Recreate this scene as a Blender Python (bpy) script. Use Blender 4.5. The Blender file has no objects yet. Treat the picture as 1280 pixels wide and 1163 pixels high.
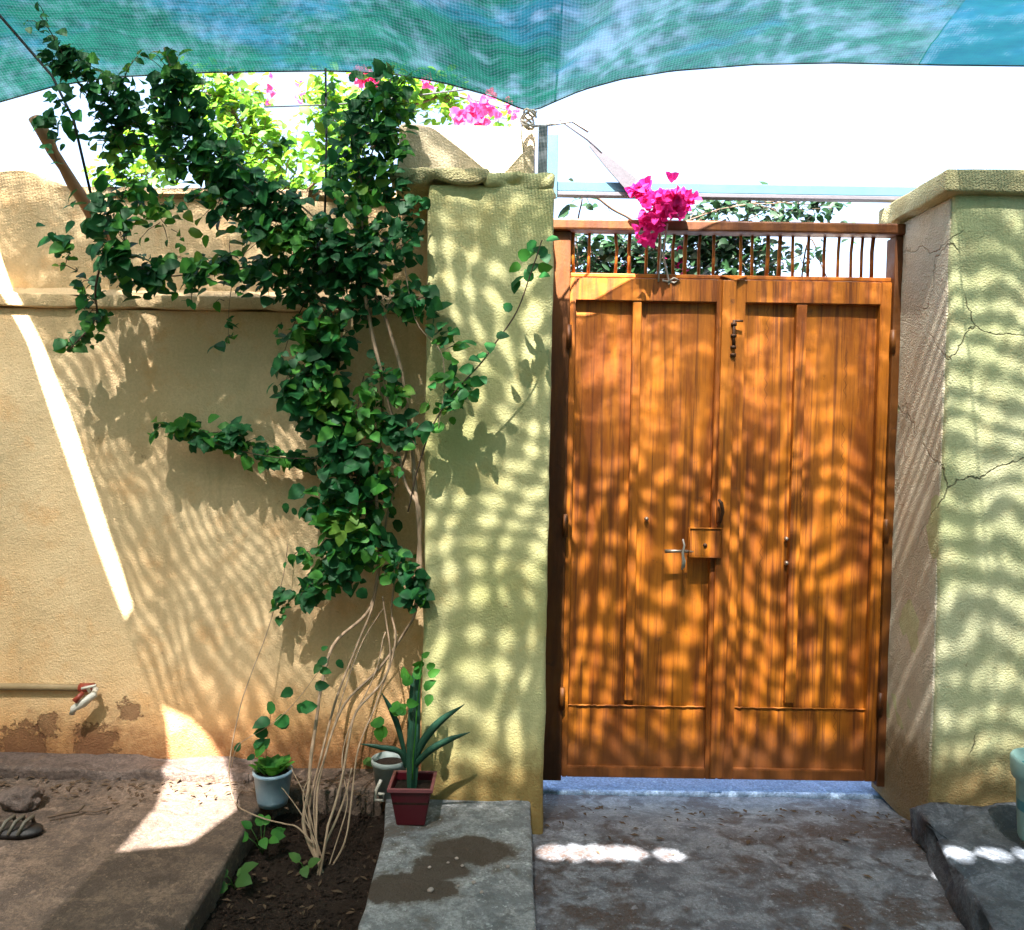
import bpy, bmesh, math, random
import numpy as np
from mathutils import Vector, Matrix, noise as mnoise
R = random.Random(7)
sc = bpy.context.scene

# ------------------------------------------------------------ camera, sky, sun
CAMZ = 1.42; FPX = 1000.0; PITCH = math.radians(2.38); ROLL = math.radians(0.9)
f0 = Vector((0, math.cos(PITCH), -math.sin(PITCH)))
r0 = Vector((1, 0, 0)); u0 = Vector((0, math.sin(PITCH), math.cos(PITCH)))
rr = r0*math.cos(ROLL) + u0*math.sin(ROLL)
uu = u0*math.cos(ROLL) - r0*math.sin(ROLL)
cam_d = bpy.data.cameras.new('camera'); cam = bpy.data.objects.new('camera', cam_d)
sc.collection.objects.link(cam); sc.camera = cam
cm = Matrix((rr, uu, -f0)).transposed().to_4x4(); cm.translation = (0, 0, CAMZ)
cam.matrix_world = cm
cam_d.sensor_width = 36; cam_d.lens = 36*FPX/1280; cam_d.clip_end = 2000; cam_d.clip_start = .02

SUN = Vector((0.20, 1.0, -1.70)).normalized()        # the way sunlight travels
w = bpy.data.worlds.new('World'); sc.world = w; w.use_nodes = True
wn = w.node_tree; wn.nodes.clear()
sky = wn.nodes.new('ShaderNodeTexSky'); sky.sky_type = 'NISHITA'; sky.sun_disc = False
sky.sun_elevation = math.asin(-SUN.z); sky.sun_rotation = math.atan2(-SUN.x, -SUN.y) % (2*math.pi)
sky.air_density = 1.0; sky.dust_density = 5.0; sky.ozone_density = 1.0
bg = wn.nodes.new('ShaderNodeBackground'); bg.inputs['Strength'].default_value = 0.08
wo = wn.nodes.new('ShaderNodeOutputWorld')
wn.links.new(sky.outputs[0], bg.inputs[0]); wn.links.new(bg.outputs[0], wo.inputs[0])
sd = bpy.data.lights.new('sun', 'SUN'); sd.energy = 5.0; sd.angle = math.radians(0.5); sd.color = (1.0, .965, .91)
sun = bpy.data.objects.new('sun', sd); sc.collection.objects.link(sun)
sun.rotation_euler = SUN.to_track_quat('-Z', 'Y').to_euler(); sun.location = -SUN*20
sc.view_settings.view_transform = 'Standard'; sc.view_settings.look = 'None'
sc.view_settings.gamma = 1; sc.view_settings.use_curve_mapping = False
sc.view_settings.exposure = 3.3

# measured directions: a point of the survey photo at a known depth or height
def ray(px, py): return f0 + rr*((px-640)/FPX) + uu*((581.5-py)/FPX)
def P(px, py, Y):
    d = ray(px, py); return Vector((0, 0, CAMZ)) + d*(Y/d.y)
def PF(px, py, z):
    d = ray(px, py); return Vector((0, 0, CAMZ)) + d*((z-CAMZ)/d.z)
YP, YW, YU, YG = 2.77, 3.02, 3.08, 3.20
ZS = 0.12

# ------------------------------------------------------------ materials
class NT:
    def __init__(s, m): s.t = m.node_tree; s.t.nodes.clear()
    def n(s, ty, ins=None, **pr):
        nd = s.t.nodes.new('ShaderNode'+ty)
        for k, v in pr.items(): setattr(nd, k, v)
        for k, v in (ins or {}).items(): s.set(nd.inputs[k], v)
        return nd
    def set(s, sock, v):
        if isinstance(v, bpy.types.NodeSocket): s.t.links.new(v, sock)
        elif isinstance(v, tuple) and len(v) == 3 and sock.type == 'RGBA': sock.default_value = (*v, 1)
        else: sock.default_value = v
    def m(s, op, a, b=0.0, c=0.0, clamp=False):
        nd = s.n('Math', {0: a, 1: b, 2: c}, operation=op); nd.use_clamp = clamp; return nd.outputs[0]
    def noise(s, vec, scale, detail=3.0, rough=.55, dist=0.0, out='Fac'):
        return s.n('TexNoise', {'Vector': vec, 'Scale': scale, 'Detail': detail, 'Roughness': rough, 'Distortion': dist}).outputs[out]
    def mapr(s, v, a, b, c=0.0, d=1.0, smooth=True):
        nd = s.n('MapRange', {'Value': v, 'From Min': a, 'From Max': b, 'To Min': c, 'To Max': d})
        nd.interpolation_type = 'SMOOTHSTEP' if smooth else 'LINEAR'; return nd.outputs[0]
    def mix(s, f, a, b, bt='MIX'):
        nd = s.n('Mix', data_type='RGBA', blend_type=bt); nd.clamp_factor = True
        s.set(nd.inputs[0], f); s.set(nd.inputs[6], a); s.set(nd.inputs[7], b); return nd.outputs[2]
    def scale(s, vec, v, rot=(0, 0, 0)):
        return s.n('Mapping', {'Vector': vec, 'Scale': v, 'Rotation': rot}).outputs[0]
    def pos(s): return s.n('NewGeometry').outputs['Position']
    def xyz(s, v): return s.n('SeparateXYZ', {0: v}).outputs
    def bump(s, h, dist, strength=1.0, nrm=None):
        i = {'Height': h, 'Distance': dist, 'Strength': strength}
        if nrm: i['Normal'] = nrm
        return s.n('Bump', i).outputs[0]
    def out(s, sh): s.t.links.new(sh, s.n('OutputMaterial').inputs[0])
    def bsdf(s, col, rough=.8, nrm=None, metal=0.0, spec=.5):
        i = {'Base Color': col, 'Roughness': rough, 'Metallic': metal, 'Specular IOR Level': spec}
        if nrm: i['Normal'] = nrm
        b = s.n('BsdfPrincipled', i); s.out(b.outputs[0]); return b
def newmat(name):
    m = bpy.data.materials.new(name); m.use_nodes = True; return m, NT(m)

def plaster(name, c1, c2, stain, zs=(0.1, .55), mud=(.16, .09, .04), cracks=0.0, rough_amt=1.0, patch=None):
    m, t = newmat(name); p = t.pos(); x, y, z = t.xyz(p)[:3]
    big = t.noise(p, 1.7, 4, .6); mid = t.noise(p, 7, 5, .65); fine = t.noise(p, 110, 4, .7)
    col = t.mix(t.mapr(big, .35, .65), c1, c2)
    col = t.mix(t.mapr(mid, .5, .72, 0, .45), col, stain)
    drip = t.noise(t.scale(p, (9, 9, .7)), 1.6, 4, .6)
    col = t.mix(t.mapr(drip, .54, .74, 0, .38), col, tuple(v*.62 for v in c1))
    # damp, dirty band at the foot with an uneven edge
    zz = t.m('ADD', z, t.m('MULTIPLY', t.m('SUBTRACT', t.noise(p, 4.5, 5, .65), .5), .55))
    col = t.mix(t.mapr(zz, zs[1], zs[0], 0, .85), col, stain)
    zz2 = t.m('ADD', z, t.m('MULTIPLY', t.m('SUBTRACT', t.noise(p, 11, 5, .7), .5), .35))
    col = t.mix(t.mapr(zz2, .35, .15, 0, .9), col, mud)
    col = t.mix(t.mapr(t.noise(p, 19, 4, .75), .66, .75, 0, .5), col, mud)
    col = t.mix(t.mapr(fine, .3, .7, 0.0, .30), col, tuple(v*.6 for v in c1))
    v = t.n('TexVoronoi', {'Vector': p, 'Scale': 160.0}); vd = v.outputs['Distance']
    h = t.m('ADD', t.m('MULTIPLY', fine, .8), t.m('MULTIPLY', vd, .5))
    h = t.m('ADD', h, t.m('MULTIPLY', t.noise(p, 38, 4, .6), .6))
    h = t.m('ADD', h, t.m('MULTIPLY', t.noise(p, 9, 3, .5), 2.0))
    if cracks:
        wp = t.n('VectorMath', {0: p, 1: t.n('VectorMath', {0: t.noise(p, 6, 5, .6, out='Color'), 1: (.10, .10, .10)}, operation='MULTIPLY').outputs[0]}, operation='ADD').outputs[0]
        vc = t.n('TexVoronoi', {'Vector': wp, 'Scale': 1.9}, feature='DISTANCE_TO_EDGE').outputs['Distance']
        cr = t.mapr(vc, .0, .007, 1, 0)
        cr = t.m('MULTIPLY', cr, t.mapr(t.noise(p, 2.3, 2), .5, .58)); cr = t.m('MULTIPLY', cr, cracks*.55)
        col = t.mix(cr, col, (.05, .035, .02)); h = t.m('SUBTRACT', h, t.m('MULTIPLY', cr, 3))
    if name == 'ochre_plaster':      # flaked, mouldy spots low on the long wall
        for cx, cz, rad in ((-1.86, .19, .10), (-1.76, .27, .05), (-1.58, .20, .09), (-1.45, .33, .05)):
            e = t.m('SQRT', t.m('ADD', t.m('POWER', t.m('SUBTRACT', x, cx), 2.0), t.m('POWER', t.m('SUBTRACT', z, cz), 2.0)))
            e = t.m('ADD', t.m('DIVIDE', e, rad), t.m('MULTIPLY', t.m('SUBTRACT', t.noise(p, 32, 5, .75), .5), 2.6))
            k = t.mapr(e, .95, .7); col = t.mix(t.m('MULTIPLY', k, .75), col, (.16, .07, .035)); h = t.m('SUBTRACT', h, k)
    t.bsdf(col, .93, t.bump(h, .004*rough_amt, .9), spec=.2); return m

M = {}
M['left_wall'] = plaster('ochre_plaster', (.74, .515, .275), (.80, .60, .35), (.72, .36, .13), (.12, .62), (.24, .085, .03))
M['pillar'] = plaster('green_ochre_plaster', (.50, .48, .20), (.59, .55, .28), (.54, .40, .14), (.1, .5), (.24, .14, .045), rough_amt=.85)
M['right_wall'] = plaster('cracked_plaster', (.50, .51, .26), (.62, .60, .37), (.50, .40, .20), (.1, .45), (.22, .13, .05), cracks=1.0, rough_amt=1.1)
M['jamb'] = plaster('light_tinted_jamb_plaster', (.60, .52, .38), (.70, .61, .47), (.58, .42, .25), (.1, .5), (.22, .13, .05), cracks=.45, rough_amt=2.2)  # same wall plaster, recoloured to imitate the different light on the jamb
M['cap'] = plaster('cap_plaster', (.50, .46, .25), (.43, .36, .18), (.38, .25, .12), (.0, .05), rough_amt=2.2)
M['parapet'] = plaster('cream_plaster', (.62, .52, .36), (.55, .46, .30), (.5, .36, .2), (.0, .05))

def concrete(name, cA, cB, dirt, amt=.5, rough=.75, wet=0.0, puddle=None):
    m, t = newmat(name); p = t.pos()
    big = t.noise(p, 2.6, 5, .65, .4); mid = t.noise(p, 9, 6, .7, .3); fine = t.noise(p, 90, 5, .75)
    col = t.mix(t.mapr(mid, .42, .58), cA, cB)
    blot = t.noise(p, 4.2, 6, .72, .8)
    col = t.mix(t.mapr(blot, .56, .62, 0, .75), col, tuple(min(1, v*1.55) for v in cA))
    col = t.mix(t.mapr(t.noise(p, 5.7, 6, .75, .6), .57, .62, 0, .7), col, tuple(v*.5 for v in cB))
    d = t.mapr(t.m('ADD', t.m('MULTIPLY', big, .65), t.m('MULTIPLY', mid, .35)), .62-amt*.25, .68-amt*.2)
    col = t.mix(t.m('MULTIPLY', d, .92), col, dirt)
    col = t.mix(t.mapr(t.noise(p, 30, 4, .7), .6, .68, 0, .6), col, tuple(min(1, v*1.7) for v in cA))
    col = t.mix(t.mapr(t.noise(p, 24, 5, .75), .57, .66, 0, .7), col, tuple(v*.35 for v in cA))
    col = t.mix(t.mapr(fine, .38, .62, 0, .65), col, tuple(v*.35 for v in cA))
    col = t.mix(t.mapr(t.noise(p, 55, 5, .8), .60, .66, 0, .55), col, tuple(min(1, v*2.1) for v in cA))
    h = t.m('ADD', t.m('MULTIPLY', fine, .7), t.m('MULTIPLY', mid, 2.2))
    h = t.m('ADD', h, t.m('MULTIPLY', t.noise(p, 28, 4, .6), 1.0))
    rg = t.mapr(d, 0, 1, rough, rough+.12)
    if puddle:      # muddy dried patch with its own outline: two overlapping ellipses, ragged
        x, y, z = t.xyz(p)[:3]; s_ = None
        nz = t.m('MULTIPLY', t.m('SUBTRACT', t.noise(p, 12, 6, .7), .5), 1.5)
        for (cx, cy, ax, ay) in puddle:
            e = t.m('SQRT', t.m('ADD', t.m('POWER', t.m('DIVIDE', t.m('SUBTRACT', x, cx), ax), 2.0), t.m('POWER', t.m('DIVIDE', t.m('SUBTRACT', y, cy), ay), 2.0)))
            s_ = e if s_ is None else t.m('MINIMUM', s_, e)
        s_ = t.m('ADD', s_, nz); k = t.mapr(s_, 1.0, .84)
        col = t.mix(t.m('MULTIPLY', k, .93), col, (.030, .016, .011))
        ring = t.m('MULTIPLY', t.mapr(s_, 1.16, 1.02), .35); col = t.mix(ring, col, (.10, .075, .05))
    t.bsdf(col, rg, t.bump(h, .009, 1.0), spec=.45); return m
pa = PF(588, 1064, ZS); pb = PF(520, 1108, ZS); pc = PF(552, 1086, ZS)
M['platform'] = concrete('brown_concrete', (.19, .13, .095), (.10, .070, .055), (.25, .175, .13), .35)
M['slab'] = concrete('grey_slab', (.33, .335, .34), (.18, .19, .20), (.115, .085, .06), .34, .72,
                     puddle=[(pa.x, pa.y, .14, .095), (pb.x, pb.y, .155, .085), (pc.x, pc.y, .10, .085)])
M['ramp'] = concrete('stained_ramp', (.26, .275, .305), (.10, .11, .13), (.070, .038, .024), .58, .42)
M['right_slab'] = concrete('dark_blue_slab', (.135, .15, .175), (.060, .072, .092), (.07, .05, .04), .35, .6)
M['pavement'] = concrete('skylight_tinted_pavement', (.36, .48, .68), (.30, .42, .62), (.22, .24, .27), .2)  # blue tint in the colour stands in for skylight under the gate
M['kerb'] = concrete('kerb_concrete', (.17, .12, .10), (.11, .075, .06), (.26, .17, .12), .4)

def soilmat():
    m, t = newmat('dark_soil'); p = t.pos()
    col = t.mix(t.noise(p, 12, 5, .7), (.020, .013, .010), (.062, .038, .026))
    col = t.mix(t.mapr(t.noise(p, 60, 4, .7), .62, .7, 0, .6), col, (.17, .12, .085))
    h = t.m('ADD', t.m('MULTIPLY', t.noise(p, 30, 5, .75), 2.0), t.noise(p, 120, 4, .7))
    t.bsdf(col, .95, t.bump(h, .012, 1.0), spec=.2); return m
M['soil'] = soilmat()
def groundmat():
    m, t = newmat('dusty_ground'); p = t.pos()
    col = t.mix(t.noise(p, .8, 5, .6), (.30, .24, .17), (.22, .18, .13))
    t.bsdf(col, .95, t.bump(t.noise(p, 30, 5, .7), .01, .7)); return m
M['ground'] = groundmat()

def gatemat(name, dark=1.0, grain=True):
    m, t = newmat(name); p = t.pos(); x, y, z = t.xyz(p)[:3]
    A = (.49*dark, .152*dark, .009*dark); B = (.24*dark, .060*dark, .005*dark); C = (.085*dark, .019*dark, .004*dark)
    col = t.mix(t.mapr(t.noise(t.scale(p, (6, 6, .8)), 2.4, 5, .6), .35, .68), A, B)
    hh = t.noise(t.scale(p, (70, 70, 1.5)), 1.5, 4, .7)
    if grain:
        g = t.noise(t.scale(p, (42, 42, 1.0)), 1.3, 5, .7, .6)
        col = t.mix(t.mapr(g, .46, .66, 0, .75), col, C)
        # imitation wood figure: chains of small zigzags running down the sheet
        zx = t.m('ADD', x, t.m('MULTIPLY', t.m('PINGPONG', z, .022), .55))
        ln = t.m('ABSOLUTE', t.m('SUBTRACT', t.m('FRACT', t.m('MULTIPLY', t.m('ADD', zx, .012), 6.3)), .5))
        k = t.m('MULTIPLY', t.mapr(ln, .018, .004), t.mapr(t.noise(t.scale(p, (2.5, 2.5, 1.4)), 2.0, 2), .52, .60))
        k = t.m('MULTIPLY', k, t.mapr(x, .86, .90)); col = t.mix(t.m('MULTIPLY', k, .45), col, tuple(v*.4 for v in C))
    rust = t.mapr(t.noise(p, 14, 6, .75), .60, .70, 0, .75)
    low = t.mapr(t.m('ADD', z, t.m('MULTIPLY', t.noise(p, 9, 5, .7), .35)), .46, .26, 0, .85)
    col = t.mix(t.m('MAXIMUM', rust, low), col, (.16*dark, .052*dark, .014*dark))
    col = t.mix(t.mapr(t.noise(p, 75, 4, .8), .67, .73, 0, .8), col, (.045, .018, .008))
    h = t.m('ADD', hh, t.m('MULTIPLY', t.noise(p, 60, 4, .7), .6))
    t.bsdf(col, t.mapr(t.noise(p, 20, 3), .3, .7, .48, .68), t.bump(h, .0016, .8), spec=.4); return m
M['gate'] = gatemat('orange_gate_paint'); M['gate_frame'] = gatemat('brown_red_gate_frame', .28, False)
M['gate_frame2'] = gatemat('red_brown_top_rail', .30, False); M['gate_rail'] = gatemat('orange_gate_rail', .9, False)

def simple(name, c, rough=.6, metal=0.0, c2=None, sc_=30, bump=.001, spec=.5):
    m, t = newmat(name); p = t.n('TexCoord').outputs['Object']
    col = t.mix(t.noise(p, sc_, 4, .65), c, c2 or tuple(v*.55 for v in c))
    t.bsdf(col, rough, t.bump(t.noise(p, sc_*3, 4, .6), bump, .7), metal, spec); return m
M['rust'] = simple('dark_rusty_steel', (.10, .045, .02), .6, .5)
M['bolt'] = simple('worn_steel', (.55, .48, .40), .4, .7, (.25, .15, .09))
M['blue_tube'] = simple('pale_blue_paint', (.075, .15, .20), .85, 0, (.05, .11, .15), 12, .001, .1)
M['grey_post'] = simple('grey_post_paint', (.20, .23, .25), .55, .2, (.12, .13, .14), 15)
M['strut'] = simple('grey_galvanised_strut', (.085, .08, .095), .7, 0)
M['hem'] = simple('grey_teal_hem', (.05, .09, .11), .8, 0, (.02, .05, .05), 60)
M['rope'] = simple('pale_rope', (.55, .50, .42), .9, 0, (.35, .3, .25), 120)
M['black'] = simple('black_cable', (.015, .018, .02), .55)
M['wood'] = simple('peeled_log', (.42, .25, .14), .85, 0, (.22, .12, .07), 14, .003)
M['bark'] = simple('vine_bark', (.50, .36, .24), .85, 0, (.24, .15, .09), 26, .003)
M['bark_dark'] = simple('dark_bark', (.13, .08, .05), .9, 0, (.06, .04, .025), 26, .002)
M['pipe'] = simple('painted_pipe', (.34, .25, .13), .7, 0, (.20, .13, .06), 25)
M['tap_white'] = simple('white_plastic', (.70, .68, .60), .45, 0, (.5, .46, .38), 20)
M['tap_red'] = simple('red_plastic', (.32, .05, .025), .5)
M['maroon'] = simple('maroon_plastic', (.11, .006, .014), .35, 0, (.07, .005, .010), 12)
M['maroon_rim'] = simple('pale_maroon_rim', (.30, .09, .10), .4)
M['bluepot'] = simple('pale_blue_pot', (.40, .52, .58), .4, 0, (.12, .22, .34), 14)
M['greypot'] = simple('grey_green_pot', (.36, .42, .40), .5, 0, (.2, .24, .23), 15)
M['teal'] = simple('pale_teal_plastic', (.30, .48, .44), .4, 0, (.22, .36, .34), 8)
M['teal_in'] = simple('turquoise_plastic', (.10, .38, .44), .4)
M['litter'] = simple('dry_leaf', (.12, .07, .035), .9, 0, (.05, .03, .018), 8)
M['pebble'] = simple('pale_pebble', (.42, .34, .30), .85)
M['sandal'] = simple('black_rubber', (.02, .016, .016), .6)
M['sandal_strap'] = simple('grey_strap', (.14, .12, .09), .6)
M['cactus'] = simple('dark_cactus_skin', (.025, .10, .055), .5, 0, (.015, .055, .035), 25)

def leafmat(name, a, b, tr, trw=.35, tip=None, rough=.55):
    m, t = newmat(name); p = t.pos(); oi = t.n('ObjectInfo').outputs['Random']
    f = t.m('ADD', t.noise(p, 13, 3, .6), t.m('MULTIPLY', t.m('SUBTRACT', oi, .5), .4))
    col = t.mix(t.mapr(f, .32, .68), a, b)
    if tip: col = t.mix(t.mapr(t.noise(p, 5.5, 2), .60, .72, 0, .8), col, tip)
    d = t.n('BsdfPrincipled', {'Base Color': col, 'Roughness': rough, 'Specular IOR Level': .28})
    tl = t.n('BsdfTranslucent', {'Color': t.mix(.5, col, tr)})
    mx = t.n('MixShader', {0: trw}); t.set(mx.inputs[1], d.outputs[0]); t.set(mx.inputs[2], tl.outputs[0]); t.out(mx.outputs[0]); return m
M['leaf'] = leafmat('dark_vine_leaf', (.010, .080, .022), (.036, .21, .045), (.04, .20, .03), .25, (.05, .15, .02))
M['leaf_mid'] = leafmat('mid_green_leaf', (.032, .16, .022), (.08, .28, .035), (.12, .32, .03), .35)
M['leaf_young'] = leafmat('young_yellow_green_leaf', (.07, .18, .02), (.13, .24, .03), (.25, .42, .04), .4)
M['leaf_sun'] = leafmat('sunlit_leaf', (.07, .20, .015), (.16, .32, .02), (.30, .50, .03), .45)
M['leaf_pale'] = leafmat('pale_seedling_leaf', (.05, .13, .025), (.085, .19, .035), (.2, .4, .05), .3)
M['leaf_far'] = leafmat('darkened_shrub_leaf', (.008, .030, .010), (.022, .075, .022), (.05, .14, .05), .25)  # albedo lowered so leaves standing in sun look like dark silhouettes
M['bract'] = leafmat('magenta_bract', (.55, .008, .16), (.70, .02, .26), (.8, .05, .3), .35, rough=.7)
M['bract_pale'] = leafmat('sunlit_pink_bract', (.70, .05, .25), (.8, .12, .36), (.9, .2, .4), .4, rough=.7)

def netmat(name, dense):
    """knitted shade net: gaps let sun and sky through, two layers slide against each other (moire)"""
    m, t = newmat(name); p = t.pos(); x, y, z = t.xyz(p)[:3]
    p2 = t.n('CombineXYZ', {0: x, 1: y, 2: 0.0}).outputs[0]
    wob = t.xyz(t.noise(p2, 1.6, 2.5, .5, out='Color')); wob2 = t.xyz(t.noise(p2, 5.5, 2, .5, out='Color'))
    X = t.m('ADD', t.m('ADD', x, t.m('MULTIPLY', wob[0], .50)), t.m('MULTIPLY', wob2[0], .08))
    Y = t.m('ADD', t.m('ADD', y, t.m('MULTIPLY', wob[1], .42)), t.m('MULTIPLY', wob2[1], .06))
    def sn(kx, ky): return t.m('SINE', t.m('ADD', t.m('MULTIPLY', X, kx*6.2832), t.m('MULTIPLY', Y, ky*6.2832)))
    A = t.m('ADD', t.m('MULTIPLY', sn(2.6, 13.5), .58), t.m('MULTIPLY', sn(10.0, -4.6), t.mapr(x, 1.0, 1.35, .60, .22)))
    B = t.m('ADD', t.m('MULTIPLY', sn(19, 12), .55), t.m('MULTIPLY', sn(8, -17), .22))
    side = t.mapr(x, -.75, -.45)                       # 1 towards the gate, 0 towards the long wall
    V = t.m('ADD', t.m('MULTIPLY', A, side), t.m('MULTIPLY', B, t.m('SUBTRACT', 1.0, side)))
    V = t.m('MULTIPLY', V, t.mapr(y, 2.25, 2.45, 1.0, .30))
    V = t.m('ADD', V, t.m('MULTIPLY', t.m('SUBTRACT', t.noise(t.scale(p2, (3, 8, 1), (0, 0, .75)), 1.4, 4, .6), .5), t.mapr(y, 2.3, 2.5, 0.0, 4.4)))
    V = t.m('ADD', V, t.m('MULTIPLY', t.m('SUBTRACT', t.noise(p2, 10, 3, .65), .5), 2.2))
    V = t.m('ADD', V, t.m('MULTIPLY', t.m('SUBTRACT', t.noise(p2, 2.2, 2, .5), .5), 2.2))
    if dense: a = t.m('SUBTRACT', .925, t.m('MULTIPLY', t.m('SUBTRACT', t.noise(p2, 2.5, 3), .5), .12))
    else:
        a = t.mapr(V, -.35, 1.25, .975, t.mapr(x, -.75, -.45, .80, t.mapr(x, -.2, -.05, .74, t.mapr(x, 1.1, 1.25, .65, .74))))
        yy = t.m('ADD', y, t.m('MULTIPLY', t.noise(p2, 3, 2), .2))
        yy = t.m('ADD', yy, t.m('ADD', t.mapr(x, -.15, -.28, 0, .42), t.mapr(x, 1.14, 1.3, 0, .42)))
        k = t.mapr(yy, 1.72, 1.42)      # doubled over away from the wall
        a = t.m('ADD', t.m('MULTIPLY', a, t.m('SUBTRACT', 1.0, k)), t.m('MULTIPLY', k, .975))
    mid = t.m('MULTIPLY', t.mapr(x, .128, .132), t.mapr(x, 1.452, 1.448))      # a paler width of net is sewn in here
    if not dense: a = t.m('SUBTRACT', a, t.m('MULTIPLY', t.m('MULTIPLY', mid, .07), t.mapr(y, 2.2, 2.45)))
    seam = t.m('ADD', t.mapr(t.m('ABSOLUTE', t.m('SUBTRACT', x, .130)), .006, .003), t.mapr(t.m('ABSOLUTE', t.m('SUBTRACT', x, 1.450)), .006, .003))
    a = t.m('MAXIMUM', a, t.m('MULTIPLY', seam, .97))
    th = t.m('SINE', t.m('MULTIPLY', t.m('ADD', x, t.m('MULTIPLY', z, .05)), 6.2832/.011))
    th2 = t.m('SINE', t.m('MULTIPLY', t.m('ADD', y, t.m('MULTIPLY', z, .05)), 6.2832/.009))
    a = t.m('ADD', a, t.m('MULTIPLY', t.m('ADD', th, th2), .03), clamp=True)
    cn = t.noise(t.scale(p2, (1, 2.2, 1)), 1.7, 4, .6)
    col = t.mix(t.mapr(cn, .49, .64), (.004, .050, .036), (.007, .056, .088))
    col = t.mix(t.mapr(t.noise(t.scale(p2, (14, 50, 1)), 1.0, 5, .75), .4, .66, 0, .6), col, (.0015, .012, .012))
    col = t.mix(t.m('MULTIPLY', t.mapr(x, 1.448, 1.452), .55), col, (.006, .060, .110))
    df = t.n('BsdfDiffuse', {'Color': col}); tl = t.n('BsdfTranslucent', {'Color': col})
    body = t.n('MixShader', {0: .5}); t.set(body.inputs[1], df.outputs[0]); t.set(body.inputs[2], tl.outputs[0])
    tp = t.n('BsdfTransparent'); mx = t.n('MixShader', {0: a})
    t.set(mx.inputs[1], tp.outputs[0]); t.set(mx.inputs[2], body.outputs[0]); t.out(mx.outputs[0]); return m
M['net'] = netmat('shade_net', False); M['net_dense'] = netmat('dense_shade_net', True)

# ------------------------------------------------------------ builders
def props(o, label=None, cat=None, group=None, kind=None):
    if label: o['label'] = label
    if cat: o['category'] = cat
    if group: o['group'] = group
    if kind: o['kind'] = kind
    return o
def thing(name, loc, label, cat, group=None):
    o = bpy.data.objects.new(name, None); sc.collection.objects.link(o); o.location = loc
    o.empty_display_size = .1; return props(o, label, cat, group)
def put(o, parent):
    if parent is not None:
        o.parent = parent
        if parent.type == 'EMPTY': o.matrix_parent_inverse = Matrix.Translation(-parent.location)
    return o
class MB:
    def __init__(s): s.v = []; s.f = []
    def add(s, vs, fs):
        k = len(s.v); s.v += [tuple(v) for v in vs]; s.f += [tuple(i+k for i in f) for f in fs]
    def tube(s, pts, r, n=6, cap=True):
        pts = [Vector(p) for p in pts]; N = len(pts)
        rs = r if isinstance(r, (list, tuple)) else [r]*N
        vs = []; up = Vector((.13, .31, .94))
        for i, p in enumerate(pts):
            d = (pts[min(i+1, N-1)]-pts[max(i-1, 0)]).normalized()
            a = d.cross(up); a = a.normalized() if a.length > 1e-3 else Vector((1, 0, 0)); b = d.cross(a)
            for j in range(n):
                t_ = 2*math.pi*j/n; vs.append(p + (a*math.cos(t_)+b*math.sin(t_))*rs[i])
        fs = [(i*n+j, i*n+(j+1) % n, (i+1)*n+(j+1) % n, (i+1)*n+j) for i in range(N-1) for j in range(n)]
        if cap: fs += [tuple(range(n))[::-1], tuple((N-1)*n+j for j in range(n))]
        s.add(vs, fs)
    def lathe(s, c, prof, n=28, sx=1, sy=1):
        vs = [(c[0]+r*math.cos(2*math.pi*j/n)*sx, c[1]+r*math.sin(2*math.pi*j/n)*sy, c[2]+z) for r, z in prof for j in range(n)]
        fs = [(i*n+j, i*n+(j+1) % n, (i+1)*n+(j+1) % n, (i+1)*n+j) for i in range(len(prof)-1) for j in range(n)]
        s.add(vs, fs)
    def build(s, name, mat, parent=None, smooth=True, kind=None):
        me = bpy.data.meshes.new(name); me.from_pydata(s.v, [], s.f); me.materials.append(mat)
        if smooth: me.polygons.foreach_set('use_smooth', [True]*len(me.polygons))
        o = bpy.data.objects.new(name, me); sc.collection.objects.link(o); put(o, parent)
        if kind: o['kind'] = kind
        return o
def from_bm(name, bm, mat, parent=None, smooth=True):
    me = bpy.data.meshes.new(name); bm.normal_update(); bm.to_mesh(me); bm.free(); me.materials.append(mat)
    if smooth: me.polygons.foreach_set('use_smooth', [True]*len(me.polygons))
    o = bpy.data.objects.new(name, me); sc.collection.objects.link(o); return put(o, parent)
def box(name, x0, x1, y0, y1, z0, z1, mat, parent=None, bev=.003, seg=2):
    bm = bmesh.new(); bmesh.ops.create_cube(bm, size=1)
    for v in bm.verts: v.co = Vector(((x0+x1)/2+v.co.x*(x1-x0), (y0+y1)/2+v.co.y*(y1-y0), (z0+z1)/2+v.co.z*(z1-z0)))
    if bev: bmesh.ops.bevel(bm, geom=bm.edges[:], offset=bev, segments=seg, affect='EDGES', profile=.5)
    return from_bm(name, bm, mat, parent, smooth=False)
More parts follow.
